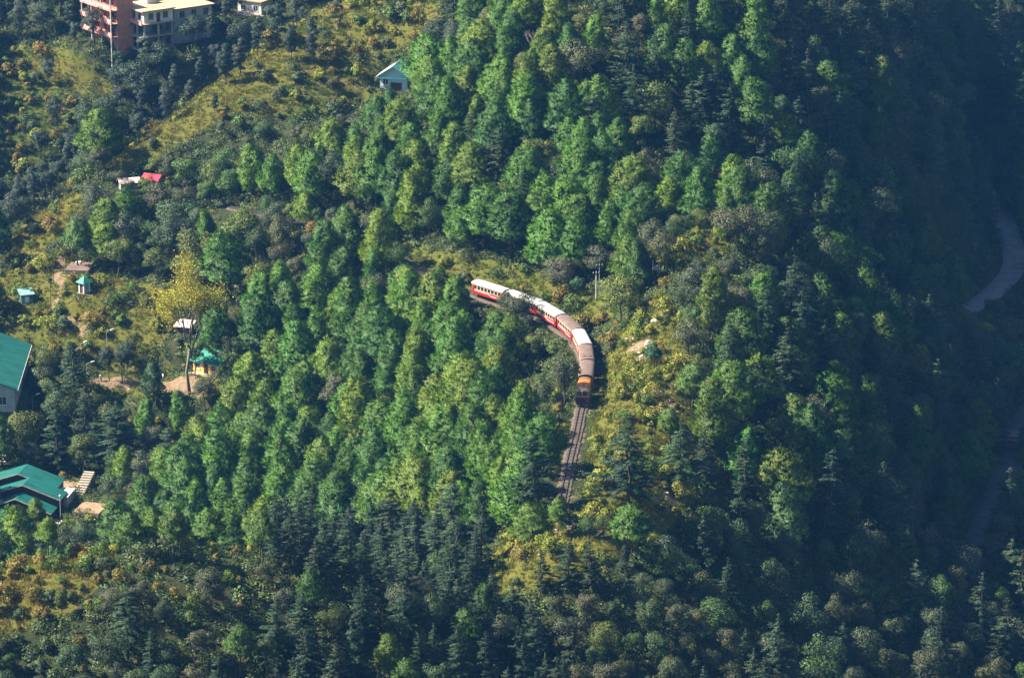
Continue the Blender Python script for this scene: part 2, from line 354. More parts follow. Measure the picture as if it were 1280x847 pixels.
mf = math_('MULTIPLY', math_('SUBTRACT', math_('ADD', sp.outputs[0], n1.outputs[0]), .8), 4)
c2 = mix(floor_.outputs[0], c1, mf)
df = math_('MULTIPLY', math_('SUBTRACT', math_('ADD', sp.outputs[1], n1.outputs[0]), .78), 5)
c3 = mix(c2, soil.outputs[0], df)
L.new(c3, B.inputs['Base Color']); B.inputs['Roughness'].default_value = .95; B.inputs['Specular IOR Level'].default_value = .1
bp = N.new('ShaderNodeBump'); bp.inputs['Strength'].default_value = .8; bp.inputs['Distance'].default_value = .25; L.new(n2.outputs[0], bp.inputs['Height']); L.new(bp.outputs[0], B.inputs['Normal'])
tag(obj('ground', me, None, m), 'steep hillside ground of grass, soil and leaf litter', None, None, 'structure')

# ------------------------------------------------------------------ haze
def haze_box():
    zlo = float(TZ.min())-1; b = MB().box(-530, 530, -655, 715, zlo, 204)
    o = b.part('haze', None); m = bpy.data.materials.new('haze'); m.use_nodes = True; N = m.node_tree.nodes; L = m.node_tree.links
    N.remove(N['Principled BSDF']); v = N.new('ShaderNodeVolumePrincipled'); v.inputs['Color'].default_value = (.12, .42, 1.0, 1); v.inputs['Density'].default_value = HAZE_DENSITY
    v.inputs['Anisotropy'].default_value = .2
    L.new(v.outputs[0], N['Material Output'].inputs['Volume']); o.data.materials.append(m); o.display_type = 'WIRE'
    tag(o, 'thin blue haze hanging in the valley air', None, None, 'stuff')
haze_box()

# ------------------------------------------------------------------ railway
def offset_line(line, d):
    t = np.gradient(line[:, :2], axis=0); t /= np.linalg.norm(t, axis=1)[:, None]
    o = line.copy(); o[:, 0] += t[:, 1]*d; o[:, 1] -= t[:, 0]*d; return o
def ribbon(line, prof):
    """sweep a cross-section of (offset, height) along a line"""
    b = MB(); rows = [offset_line(line, d)+np.array([0, 0, h]) for d, h in prof]; k = len(prof); nn = len(line)
    vs = [rows[j][i] for i in range(nn) for j in range(k)]
    fs = [(i*k+j, i*k+j+1, (i+1)*k+j+1, (i+1)*k+j) for i in range(nn-1) for j in range(k-1)]
    return b.add(vs, fs)
rt = empty('railway_track', TRACK[40], 0, 'narrow gauge railway track curving along a ledge across the wooded slope', 'railway track')
inv = Matrix.Translation(-rt.location)
bb = ribbon(TRACK, [(-1.3, -.45), (-.9, -.06), (-.78, -.02), (.78, -.02), (.9, -.06), (1.3, -.45)])
rg = random.Random(3)
bb.v = [tuple(Vector((x+rg.uniform(-.1, .1), y+rg.uniform(-.1, .1), z+rg.uniform(-.04, .03)))-rt.location) for x, y, z in bb.v]; bb.part('ballast_bed', MAT['ballast'], rt)
for s in (-1, 1):
    r_ = ribbon(TRACK, [(s*.381-.035, .02), (s*.381-.035, .16), (s*.381+.035, .16), (s*.381+.035, .02)])
    r_.v = [tuple(Vector(p)-rt.location) for p in r_.v]; r_.part('rail', MAT['rail_steel'], rt)
slm = MB().box(-.68, .68, -.09, .09, -.06, .03).mesh('sleeper', MAT['sleeper_wood'])
k_ = 0
for i in range(0, len(TRACK)-2):
    u, v, _ = project(*TRACK[i])
    if i*.5 % .75 > .26 or not (v > 500 and v < 690): continue
    t = TRACK[i+1]-TRACK[i]; o = obj('sleeper', slm, rt, None, Vector(TRACK[i])-rt.location, math.atan2(t[1], t[0])+PI/2); k_ += 1
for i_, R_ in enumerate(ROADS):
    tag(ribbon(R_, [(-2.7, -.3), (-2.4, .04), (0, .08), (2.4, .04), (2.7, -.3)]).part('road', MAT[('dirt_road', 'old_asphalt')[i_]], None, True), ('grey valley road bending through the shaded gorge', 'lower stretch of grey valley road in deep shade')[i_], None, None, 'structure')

# ------------------------------------------------------------------ plant meshes
def tri_fan_soup(C, Dv, Wv):
    """blades: base centre C, tip vector Dv, half width vector Wv -> triangles"""
    n_ = len(C); V = np.empty((n_*3, 3)); V[0::3] = C-Wv; V[1::3] = C+Wv; V[2::3] = C+Dv
    return V, np.arange(n_*3).reshape(-1, 3)
def unit(a): return a/(np.linalg.norm(a, axis=-1, keepdims=True)+1e-9)
def pine_crown(seed, H=12.0, R=2.5, c0=.26, dens=1.0, lean=0, flat=.52):
    r = np.random.default_rng(seed); nt = int(1150*dens)
    t = r.uniform(0, 1, nt*3); prof = np.minimum(1, .50+t*2.4)*(1-t)**flat
    t = t[r.uniform(0, 1, nt*3) < prof+.06][:nt]; n_ = len(t); a = r.uniform(0, 2*PI, n_)
    prof = np.minimum(1, .50+t*2.4)*(1-t)**flat+.03
    ph = r.uniform(0, 6.28, 6); lob = 1+.14*np.cos(a-ph[4])+.15*np.sin(3*a+ph[0]+5*t)+.11*np.sin(5*a+ph[1]-9*t)+.15*np.sin(17*t+2*a+ph[2])+.08*np.sin(31*t+ph[3]-3*a)
    deep = np.where(r.uniform(0, 1, n_) < .2, r.uniform(.45, .8, n_), r.uniform(.86, 1.04, n_))
    rad_ = R*prof*lob*deep; z = H*(c0+(1-c0)*t*.97)+r.normal(0, .12, n_); o = np.stack([np.cos(a), np.sin(a), 0*a], 1)
    C = o*rad_[:, None]; C[:, 0] += lean*t*t; C[:, 2] += z
    sl = R/(H*(1-c0)); out = unit(o+np.array([0, 0, 1.])*(sl*1.1+.9*np.clip(t-.55, 0, 1))[:, None]-np.array([0, 0, .5])*np.clip(.18-t, 0, 1)[:, None]*5)
    # clump relief: normals swing with the lobes
    sw = .45*np.cos(3*a+ph[0]+5*t)+.45*np.cos(5*a+ph[1]-9*t); vz = .6*np.cos(17*t+2*a+ph[2]); tg = np.stack([-o[:, 1], o[:, 0], 0*a], 1)
    out = unit(out-tg*sw[:, None]*.6+np.array([0, 0, 1.])*vz[:, None]*.6)
    ax = unit(o*r.uniform(.2, .8, (n_, 1))+np.array([0, 0, 1.])+r.normal(0, .2, (n_, 3))); nb_ = 10
    Cc = np.repeat(C, nb_, 0); A = np.repeat(ax, nb_, 0); On = np.repeat(out, nb_, 0)
    d = unit(A+unit(r.normal(0, 1, A.shape))*.8); ln = r.uniform(.34, .66, (len(d), 1))
    w = unit(np.cross(d, On+r.normal(0, .35, d.shape)))*r.uniform(.04, .065, (len(d), 1))
    V, F = tri_fan_soup(Cc+r.normal(0, .09, Cc.shape), d*ln, w); Nv = unit(On+r.normal(0, .22, On.shape)+d*.25)
    return V, F, np.repeat(Nv, 3, 0)
def cedar_crown(seed, H=12.0, R=3.0, c0=.08):
    r = np.random.default_rng(seed); Cs = []; Ds = []; Ws = []
    lv = 19; off = r.uniform(0, 6.28); a0 = r.uniform(0, 6.28)
    for i in range(lv):
        t = i/(lv-1); z = H*(c0+(.975-c0)*t); L0 = R*(1-t)**.82+.22
        for k in range(int(r.integers(5, 8)) if t < .85 else 4):
            a = off+r.uniform(0, 6.28); L_ = L0*r.uniform(.48, 1.16)*(1+.22*math.cos(a-a0)); o = np.array([math.cos(a), math.sin(a), 0]); sd = np.array([-o[1], o[0], 0])
            dr = r.uniform(-.06, .16); zz = z+r.normal(0, .16); ns = max(4, int(L_/.2))
            for s in np.linspace(.18, 1, ns):
                p = o*L_*s+np.array([0, 0, zz+L_*(.16*s-dr*s*s*1.6)]); ww = (.30+.42*math.sin(PI*min(1, s*.95+.05)))*min(1, L_*.5+.3)
                for sg in (-1, 1, 0, -.6, .6):
                    dirn = unit(sd*sg*r.uniform(.6, 1)+o*r.uniform(.5, .9)+np.array([0, 0, r.uniform(-.38, .12)]))
                    Cs.append(p+r.normal(0, .05, 3)); Ds.append(dirn*ww*r.uniform(.7, 1.25)); Ws.append(unit(np.cross(dirn, np.array([0, 0, 1.])+r.normal(0, .5, 3)))*r.uniform(.045, .09))
    Cs, Ds, Ws = map(np.array, (Cs, Ds, Ws)); V, F = tri_fan_soup(Cs, Ds, Ws); ra = np.c_[Cs[:, :2], np.zeros(len(Cs))]
    Nv = unit(unit(ra)*.75+np.array([0, 0, .75])+r.normal(0, .28, Cs.shape)); return V, F, np.repeat(Nv, 3, 0)
def quads(Cn, Nn, r, s0, s1, asp=.62):
    n_ = len(Cn); a = unit(np.cross(Nn, r.normal(0, 1, (n_, 3)))); b = np.cross(Nn, a); s = r.uniform(s0, s1, (n_, 1))
    V = np.empty((n_*4, 3)); V[0::4] = Cn-a*s; V[1::4] = Cn-b*s*asp+a*s*.1; V[2::4] = Cn+a*s; V[3::4] = Cn+b*s*asp+a*s*.1
    return V, np.arange(n_*4).reshape(-1, 4)
def broad_crown(seed, H=8.0, R=2.6, lobes=20, per=95, s0=.13, s1=.26, base=.22, col_=False, sq=1.0):
    r = np.random.default_rng(seed); C = []; Nn = []
    hz = H*(1-base)/2; zc = H*base+hz; Sn = []
    for i in range(lobes):
        d = unit(r.normal(0, 1, 3)); q = r.uniform(.35, .86)
        lr = R*r.uniform(.30, .52); c = np.array([d[0]*R*q, d[1]*R*q, zc+d[2]*hz*q])
        if not col_: c[:2] *= 1-.25*max(0, d[2])
        m = int(per*(lr/(R*.4))**2); n_ = unit(r.normal(0, 1, (m, 3))); n_[:, 2] = np.abs(n_[:, 2])*.8+n_[:, 2]*.2
        C.append(c+unit(n_)*lr*r.uniform(.72, 1.08, (m, 1))*np.array([1, 1, sq])); Nn.append(unit(n_+r.normal(0, .6, (m, 3)))); Sn.append(unit(unit(n_)*.9+d*.35+r.normal(0, .25, (m, 3))))
    V, F = quads(np.concatenate(C), np.concatenate(Nn), r, s0, s1); return V, F, np.repeat(np.concatenate(Sn), 4, 0)
def trunk_mesh(seed, H, r0, limbs=0, spread=1.5, z0=.3, lean=0, mat='bark', rise=1.3):
    r = random.Random(seed); b = MB(); n_ = 6
    pt = [Vector((r.uniform(-.08, .08)*i+lean*(i/n_)**2, r.uniform(-.08, .08)*i, -0.7+(H+.7)*i/n_)) for i in range(n_+1)]
    b.tube(pt, [r0*(1-.85*i/n_)+(.35*r0 if i == 0 else 0) for i in range(n_+1)], 6)
    for k in range(limbs):
        t = z0+(1-z0)*(k+.5)/limbs*.85; p = pt[int(t*n_)].lerp(pt[min(n_, int(t*n_)+1)], t*n_ % 1); a = k*2.4+r.uniform(-.5, .5); L_ = spread*r.uniform(.6, 1)
        e = p+Vector((math.cos(a)*L_, math.sin(a)*L_, L_*rise*r.uniform(.3, .7)))
        b.tube([p, p.lerp(e, .5)+Vector((0, 0, -.08*L_)), e], [r0*.42*(1-t*.6), r0*.28*(1-t*.6), .015], 4)
    return b.mesh('trunk', MAT[mat], True)
def crown_soup(q, m_): return soup('crown', q[0], q[1], m_, q[2])
VAR = {'pine': [], 'cedar': [], 'broad': [], 'cypress': [], 'shrub': [], 'oldpine': []}
for s in range(7):
    R = (3.1, 3.5, 2.8, 3.8, 3.3, 3.0, 3.6)[s]; ln = (0, .5, -.4, .2, .8, -.2, 0)[s]; c0 = (.14, .22, .10, .26, .18, .12, .3)[s]
    VAR['pine'].append((crown_soup(pine_crown(20+s, 12, R, c0, 1.0, ln), MAT['needle']), trunk_mesh(40+s, 11.4, .20, 6, 1.6, .25, ln), 12, R))
for s in range(3):
    VAR['oldpine'].append((crown_soup(pine_crown(320+s, 10, 3.0, .45, .75, .3, .42), MAT['needle']), trunk_mesh(340+s, 9.4, .24, 8, 2.4, .4, .3), 10, 3.1))
for s in range(6):
    R = (3.5, 4.0, 3.1, 3.8, 4.4, 3.4)[s]
    VAR['cedar'].append((crown_soup(cedar_crown(60+s, 12, R, (.08, .14, .1, .2, .12, .06)[s]), MAT['cedar']), trunk_mesh(70+s, 11.7, .22), 12, R))
for s in range(8):
    R = (2.6, 3.0, 2.3, 2.8, 3.2, 2.4, 2.9, 2.2)[s]; H = (7, 7.5, 8, 6, 8.5, 7, 6.5, 8)[s]
    VAR['broad'].append((crown_soup(broad_crown(80+s, H, R, 20+s, 250, .07, .14), MAT['leaf']), trunk_mesh(90+s, H*.8, .17, 6, R*.7, .3), H, R))
for s in range(4):
    VAR['cypress'].append((crown_soup(broad_crown(110+s, 9, 1.6+.2*s, 22, 240, .065, .13, .08, True), MAT['leaf']), trunk_mesh(120+s, 8, .16, 4, .8, .3), 9, 1.6+.2*s))
for s in range(6):
    R = (1.0, 1.3, .8, 1.15, .95, 1.4)[s]; H = (1.6, 1.5, 1.7, 1.3, 2.0, 1.8)[s]
    VAR['shrub'].append((crown_soup(broad_crown(130+s, H, R, 10, 100, .06, .12, .05), MAT['leaf']), trunk_mesh(140+s, H*.8, .04, 4, R*.6, .2), H, R))

# ------------------------------------------------------------------ planting
TREES = []      # x, y, kind, height, width factor, colour, tone word, landmark override
TONE = {
 'pine': [((.060, .145, .009), 'bright green'), ((.047, .124, .010), 'mid green'), ((.090, .158, .009), 'yellow-green'), ((.037, .104, .012), 'deep green')],
 'oldpine': [((.075, .145, .012), 'bright green'), ((.055, .120, .016), 'mid green')],
 'cedar': [((.026, .060, .022), 'dark green'), ((.036, .068, .028), 'grey-green'), ((.022, .050, .022), 'blackish green')],
 'broad': [((.048, .088, .030), 'dull green'), ((.066, .088, .042), 'greyish'), ((.050, .105, .022), 'leafy green'), ((.085, .118, .022), 'olive'), ((.076, .088, .038), 'dusty green')],
 'cypress': [((.040, .062, .042), 'dark'), ((.050, .070, .050), 'slate green'), ((.035, .060, .032), 'deep green')],
 'shrub': [((.070, .125, .016), 'green'), ((.160, .185, .015), 'yellow-green'), ((.055, .085, .028), 'dull'), ((.15, .125, .018), 'rusty yellow')],
}
def pick(rg, w):
    x = rg.random()*sum(w.values())
    for k, q in w.items():
        x -= q
        if x <= 0: return k
    return k
PINE_L = [(330,390),(430,360),(500,345),(580,395),(640,415),(668,440),(680,480),(672,540),(690,610),(650,665),(600,700),(560,730),(450,770),(250,745),(120,705),(180,650),(240,590),(285,510),(300,450)]
STRIP = [(640,405),(680,425),(700,450),(708,500),(700,570),(690,615),(672,560),(672,500),(640,440)]
PINE_U = [(160,300),(190,235),(260,185),(340,160),(420,150),(470,140),(560,100),(620,50),(660,0),(700,-60),(800,-60),(770,60),(720,150),(760,230),(850,290),(800,325),(720,335),(600,322),(480,308),(400,285),(300,285)]
TOPMIX = [(640,-90),(1290,-90),(1290,200),(870,270),(800,240),(750,150),(705,110),(760,30)]
FARR = [(950,-90),(1290,-90),(1290,320),(1180,300),(1000,240)]
RIGHT = [(860,300),(1000,240),(1180,300),(1210,400),(1240,640),(1290,847),(1290,950),(690,950),(800,710),(880,640),(885,520),(865,400)]
LOWR = [(850,730),(1000,690),(1130,720),(1290,760),(1290,950),(740,950)]
LEFTMID = [(110,262),(300,240),(430,310),(340,390),(310,440),(240,410),(190,365),(130,335)]
GULLY = [(-30,120),(-30,340),(10,300),(130,205),(260,100),(390,0),(470,-90),(-30,-90)]
def zone_of(u, v, y):
    if y < -112:
        if inside(ZONE['brownridge'], u, v): return {'shrub': .8, 'none': .5}, 2.2, 'fg'
        if v < 712 and u < 340: return {'oldpine': .35, 'shrub': .7}, 3.0, 'fgc'
        if inside([(590,705),(700,690),(800,680),(780,720),(690,735),(610,750)], u, v): return {'shrub': .9, 'none': .6}, 2.0, 'fg'
        if u < 330 and v < 765: return {'shrub': .75, 'none': .25, 'broad': .06, 'oldpine': .03}, 2.2, 'fg'
        if u < 330: return {'broad': .62, 'shrub': .25, 'cedar': .2, 'oldpine': .04}, 3.8, 'fg'
        if u < 720: return {'cedar': .85, 'broad': .15, 'pine': .03}, 4.2, 'fg'
        return {'broad': .75, 'cedar': .2, 'shrub': .1}, 3.4, 'fg'
    Zi = lambda k: inside(ZONE[k], u, v)
    if Zi('clearing'): return {'none': 1}, 3, ''
    if Zi('maize'): return {'none': 1}, 2, ''
    if Zi('bench'): return {'shrub': .16, 'none': .84}, 2.2, ''
    if Zi('openpatch'): return {'shrub': .5, 'none': .5}, 1.8, ''
    if Zi('knoll'): return {'shrub': .55, 'none': .45, 'oldpine': .01}, 2.0, 'knoll'
    if Zi('grassA'): return {'shrub': .05, 'none': .93, 'cypress': .02}, 3.0, ''
    if Zi('terrace'): return {'shrub': .42, 'none': .55, 'broad': .03}, 2.0, ''
    if Zi('grassB'): return {'shrub': .1, 'none': .9}, 3.0, ''
    if Zi('fields'): return {'shrub': .4, 'none': .5, 'cypress': .16}, 3.4, ''
    if Zi('hutmeadow'): return {'shrub': .6, 'none': .4, 'pine': .03}, 2.1, ''
    if Zi('village'): return {'broad': .3, 'shrub': .4, 'cedar': .12, 'pine': .12}, 3.4, ''
    if v > 688 and 335 < u < 640: return {'cedar': .85, 'broad': .15}, 4.0, 'fg2'
    if inside(STRIP, u, v): return {'shrub': .6, 'broad': .4}, 2.4, 'small'
    if inside(PINE_L, u, v): return {'pine': .95, 'broad': .05}, 4.3, 'pl'
    if inside(LEFTMID, u, v): return {'broad': .8, 'pine': .15, 'shrub': .1}, 4.0, ''
    if inside(GULLY, u, v): return {'cypress': .6, 'broad': .4}, 4.0, 'gul'
    if inside(PINE_U, u, v): return {'pine': .86, 'broad': .12, 'cedar': .04}, 4.3, 'pu'
    if inside(FARR, u, v): return {'cedar': .55, 'broad': .4, 'pine': .06}, 5.4, 'r'
    if inside(TOPMIX, u, v): return {'cedar': .34, 'broad': .38, 'pine': .30}, 5.0, ''
    if inside(LOWR, u, v): return {'broad': .8, 'cedar': .15, 'shrub': .1}, 4.6, 'r'
    if inside(RIGHT, u, v): return {'broad': .48, 'pine': .30, 'cedar': .24}, 4.8, 'r'
    if v < 345 and 600 < u < 870: return {'broad': .55, 'shrub': .3, 'pine': .2}, 3.2, ''
    return {'broad': .6, 'pine': .22, 'cedar': .15, 'shrub': .1}, 4.3, ''
# things that stay in view: u0, v0, u1, v1, ground row; nothing nearer than that row may grow across the box
KEEP = [(150,645,330,692,704),(672,358,706,402,403),(694,372,738,432,424),(710,405,748,512,430),(590,345,640,382,384),(700,505,735,560,560),(700,560,722,622,622),(470,76,516,108,112),(96,342,116,366,368),(76,324,122,339,340),(24,360,44,376,379),
        (0,418,38,510,512),(0,578,80,628,600),(78,586,130,640,600),(66,618,78,650,655),(236,424,288,466,470),(105,440,240,486,500),(220,404,244,416,420),(288,252,312,264,266),
        (146,0,250,40,60),(102,0,160,46,58),(250,0,275,8,20),(292,0,332,12,22),(0,533,18,578,590),(490,304,600,322,346),(640,338,690,352,356),(175,90,400,180,190),(15,236,104,300,305),(60,368,115,415,420),(0,70,60,130,140),(30,75,138,118,126),
        (742,340,752,376,380),(815,326,827,346,350),(1222,230,1280,360,300),(1185,345,1280,398,392),(1245,540,1275,575,580),(762,400,880,620,650),(640,420,676,470,480),(640,660,800,720,745),(0,690,110,770,780)]
def blocked(u, v, wpx, hpx, zk):
    for (a, b, c, d, row) in KEEP:
        if v > row and u+wpx*.42 > a and u-wpx*.42 < c and v-hpx*.93 < d and v > b: return True
    return False
def los(x, y, z):
    """is the point clear of the ground between it and the lookout"""
    t = np.linspace(.3, .995, 160); px = CAM[0]+(x-CAM[0])*t; py = CAM[1]+(y-CAM[1])*t; pz = CAM[2]+(z-CAM[2])*t
    ok = (px > XS[0]) & (px < XS[-1]) & (py > YS[0])
    return not np.any((pz < zq(px, py)) & ok)
taken = {}
MEADOWS = [ZONE[q] for q in ('grassA', 'terrace', 'grassB', 'hutmeadow', 'knoll', 'fields', 'openpatch')]
def spaced(x, y, d):
    c = (int(x//5), int(y//5))
    for i in range(c[0]-1, c[0]+2):
        for j in range(c[1]-1, c[1]+2):
            for (a, b, e) in taken.get((i, j), ()):
                if (a-x)**2+(b-y)**2 < (d*.5+e*.5)**2: return False
    return True
def put(x, y, kind, h, wf=1.0, tone=None, note=None, d=3, rg=random):
    taken.setdefault((int(x//5), int(y//5)), []).append((x, y, d))
    c, wd = tone or rg.choice(TONE[kind]); TREES.append((x, y, kind, h, wf, c, wd, note))
HT = {'pine': (8.2, 12.6), 'oldpine': (7.5, 10.5), 'cedar': (9, 14.5), 'broad': (5, 9.5), 'cypress': (6, 10), 'shrub': (1.0, 2.8)}
# single trees placed one by one: u, v of the foot, kind, height, width, tone
def T(k, i): return TONE[k][i]
SOLO = [(186,252,'broad',5.0,1.0,TONE['broad'][2],'leafy tree partly hiding the red-roofed hut'),(160,246,'broad',3.6,1.0,TONE['broad'][0],'dull green tree partly hiding the pink-roofed hut'),
 (716,668,'shrub',2.6,1.3,TONE['shrub'][0],'green bush growing where the track vanishes, beside the lone pine'),(736,674,'broad',3.6,1.1,TONE['broad'][2],'small leafy tree on the hump where the track vanishes'),(755,676,'broad',3.8,1.1,TONE['broad'][3],'small olive tree on the hump beyond the lone pine'),(680,676,'shrub',2.2,1.2,TONE['shrub'][1],'yellow-green bush on the spur before the lone pine'),
 (785,628,'cedar',13.5,1.15,T('cedar',2),'large dark cedar alone on the grassy knoll beyond the track'),(850,608,'cedar',10.5,1.25,T('cedar',0),'flat-topped dark cedar with a bare trunk at the knoll edge'),
 (697,672,'oldpine',6.2,.85,T('oldpine',0),'small round-headed pine standing alone on the spur below the track'),(788,708,'oldpine',9,1.1,T('oldpine',1),'loose-crowned pine leaning over the dark slope under the spur'),
 (706,508,'broad',8.2,.62,((.060,.075,.040),'olive'),'thin olive tree standing beside the locomotive cab'),(651,412,'broad',6.5,.95,((.05,.075,.03),'dark'),'dark tree hiding the middle coach of the train'),
 (634,398,'broad',4.6,.9,((.045,.07,.035),'dark'),'low dark tree under the last white-roofed coaches'),(574,402,'pine',8.5,.9,T('pine',0),'green pine in front of the rear end of the last coach'),
 (702,368,'broad',6.6,1.25,((.075,.085,.05),'grey-olive'),'wide grey-olive tree on the bank behind the train curve'),(722,372,'broad',4.2,.9,((.05,.12,.04),'fresh green'),'fresh green bush tree in the shade behind the train curve'),
 (838,560,'oldpine',6.5,.9,T('oldpine',0),'young feathery pine on the rocky side of the knoll'),(866,512,'oldpine',7.5,1.1,((.075,.14,.02),'yellow-green'),'yellow-green feathery pine on the knoll crest'),
 (818,462,'oldpine',4.5,.95,((.03,.10,.035),'deep green'),'small dense pine beside the pale rock slabs'),(97,338,'oldpine',9.5,1.0,T('oldpine',1),'round-headed pine rising over the flat concrete tank'),
 (137,476,'broad',6.6,.8,((.035,.055,.03),'dark'),'dark tree with bare trunk first along the sandy path into the clearing'),(153,480,'broad',7,.8,((.035,.055,.032),'dark'),'dark tree with bare trunk in the middle of the clearing'),(160,468,'broad',6.4,.8,((.033,.055,.03),'dark'),'dark tree behind the pair of bare trunks in the clearing'),
 (46,668,'oldpine',6.5,.75,T('oldpine',0),'umbrella-shaped pine in front of the gabled green roof'),(14,690,'pine',8.5,.95,T('pine',3),'bushy pine under the corner of the gabled green roof'),(60,700,'oldpine',6,.8,T('oldpine',0),'pine with slim trunk below the lamp post'),
 (195,690,'oldpine',5.6,1.0,T('oldpine',0),'flat-topped pine on the near ridge crest, outer one of a trio'),(225,692,'oldpine',5.4,.8,T('oldpine',0),'flat-topped pine on the near ridge crest, middle of a trio'),(165,682,'oldpine',5.8,1.1,T('oldpine',0),'broad flat-topped pine on the near ridge crest, largest of a trio'),
 (270,690,'pine',6.2,1.2,T('pine',2),'sunlit dense pine on the near ridge before the dark cedars'),(315,688,'oldpine',5.6,1.0,((.075,.13,.018),'yellow-green'),'yellow-green pine topping the near ridge'),
 (930,605,'pine',9.5,1.2,((.05,.16,.02),'vivid green'),'vivid green pine on the shaded slope beyond the knoll'),(990,560,'oldpine',9,1.1,T('oldpine',1),'tall pine with pale bare limbs on the shaded slope'),(1045,600,'oldpine',8.5,1.15,((.07,.12,.03),'olive'),'broad olive pine with pale branches halfway down the shaded slope'),
 (980,690,'pine',11,1.15,((.055,.115,.035),'soft green'),'tall soft green pine low on the shaded slope'),(740,188,'cedar',11,1.0,T('cedar',1),'slim grey-green cedar at the upper edge of the pine stand'),(790,165,'cedar',12.5,1.1,T('cedar',0),'broad dark cedar crowning the mixed wood above the pines'),
 (105,560,'cedar',12,1.0,T('cedar',2),'dark cedar behind the flight of steps'),(150,590,'cedar',13.5,1.3,T('cedar',2),'very broad dark cedar between the steps and the pine stand'),(95,500,'cedar',12,.85,((.025,.06,.03),'deep green'),'tall narrow evergreen beside the big green roof'),
 (60,520,'broad',7.5,1.0,((.06,.11,.03),'light green'),'light green tree between the big green roof and the dark evergreen'),(192,500,'pine',7.5,1.1,((.035,.09,.03),'deep green'),'dark pine at the front edge of the clearing'),
 (268,142,'cypress',4.5,.9,T('cypress',0),'small lone tree on the golden grass slope'),(204,150,'cypress',5,.5,T('cypress',2),'thin sapling at the edge of the golden grass slope'),(372,104,'shrub',2.2,1.2,T('shrub',2),'dark bush on the brow of the golden grass slope'),
 (418,118,'broad',4,1.2,((.09,.09,.035),'olive'),'olive thicket beside the blue gabled house'),(570,78,'broad',7.5,1.25,((.045,.07,.045),'dark'),'round dark tree uphill of the blue gabled house'),(548,70,'broad',7,1.1,((.05,.075,.042),'dark'),'dark leafy tree just behind the blue gabled house')]
for (u, v, k, h, wf, tone, note) in SOLO:
    p = ground(u, v); put(p[0], p[1], k, h, wf, tone, note, 3.4 if k != 'shrub' else 2)
YEL = ground(238, 492); DEAD = ground(668, 74)
for p, d in ((YEL, 3), (DEAD, 3.5)): taken.setdefault((int(p[0]//5), int(p[1]//5)), []).append((p[0], p[1], d))
rg = random.Random(11)
for i in range(0, len(TRACK), 5):          # a screen of trees on the downhill side of the far track
    x_, y_, z_ = TRACK[i]; u, v, d = project(x_, y_, z_)
    if not (20 < u < 284 or 318 < u < 470): continue
    x_ += rg.uniform(-1, 1); y_ -= rg.uniform(3.2, 4.6); u, v, d = project(x_, y_, zq(x_, y_)); h = rg.uniform(4.5, 7.5)
    if not blocked(u, v, 30, h*FPX/d, 'broad') and spaced(x_, y_, 2.6): put(x_, y_, 'broad' if rg.random() < .8 else 'pine', h, rg.uniform(.8, 1.1), None, None, 2.6, rg)
cand = [(rg.uniform(-142, 150), rg.uniform(-185, 390)) for _ in range(84000)]
dtr_c, _ = line_dist(TRACK, np.array([c[0] for c in cand]), np.array([c[1] for c in cand]))
drd = np.minimum(*[line_dist(R_, np.array([c[0] for c in cand]), np.array([c[1] for c in cand]))[0] for R_ in ROADS])
for i, (x, y) in enumerate(cand):
    z = float(zq(x, y)); u, v, d = project(x, y, z)
    if not (-170 < u < 1440 and -30 < v < 1000): continue
    w, sp_, zn = zone_of(u, v, y); k = pick(rg, w)
    if k == 'none': continue
    if k == 'shrub': sp_ = min(sp_, 2.0)
    if dtr_c[i] < (2.4 if k == 'shrub' else 3.6) or drd[i] < 3.2: continue
    if any((x-a)**2+(y-b)**2 < (r*.72)**2 for a, b, r in PADS): continue
    h = rg.uniform(*HT[k])*(.72 if zn in ('fg', 'fgc') else 1)*(.7 if zn == 'small' else 1)*(1.06 if zn in ('pl', 'r') and k == 'pine' else 1); wf = rg.uniform(.98, 1.36) if k == 'pine' else rg.uniform(.85, 1.2)
    sc = FPX/d
    if v-h*sc > 900 or v-h*sc*.96 < -75: continue
    sp_ *= .8 if zn == 'fg' else 1
    if not spaced(x, y, sp_): continue
    if blocked(u, v, 2*VAR[k][0][3]*sc*h/VAR[k][0][2], h*sc, k): continue
    if k != 'shrub' and y > -112:
        hp = h*sc; bad = False
        for mz in MEADOWS:
            if not inside(mz, u, v) and (inside(mz, u, v-hp*.35) or inside(mz, u, v-hp*.6) or inside(mz, u, v-hp*.88)): bad = True; break
        if bad:
            k = 'broad'; h = rg.uniform(2.6, 4.4); hp = h*sc
            if any(inside(mz, u, v) or inside(mz, u, v-hp*.8) for mz in MEADOWS) or rg.random() < .3: continue
    if not los(x, y, z+h*.8): continue
    tone = None
    if zn == 'knoll' and k == 'shrub': tone = TONE['shrub'][rg.choice((0, 1, 1, 1, 3))]
    if zn == 'gul' and k == 'broad': tone = TONE['cypress'][rg.randrange(3)]
    if zn == 'r' and k == 'broad': tone = TONE['broad'][rg.choice((0, 1, 1, 4, 2))]
    if zn == 'fg' and k == 'shrub' and u < 330: tone = TONE['shrub'][rg.choice((0, 2, 3, 3))]
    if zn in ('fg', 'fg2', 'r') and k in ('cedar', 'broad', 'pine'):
        tone = tone or rg.choice(TONE[k]); q = .78 if zn != 'r' or k == 'pine' else .9; tone = (tuple(a_*q for a_ in tone[0]), tone[1])  # tint lowered on near ridge and shaded slope: shade put into the colour
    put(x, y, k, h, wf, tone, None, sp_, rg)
cnt = {}
for t in TREES: cnt[t[2]] = cnt.get(t[2], 0)+1
print('TREES', cnt, len(TREES))
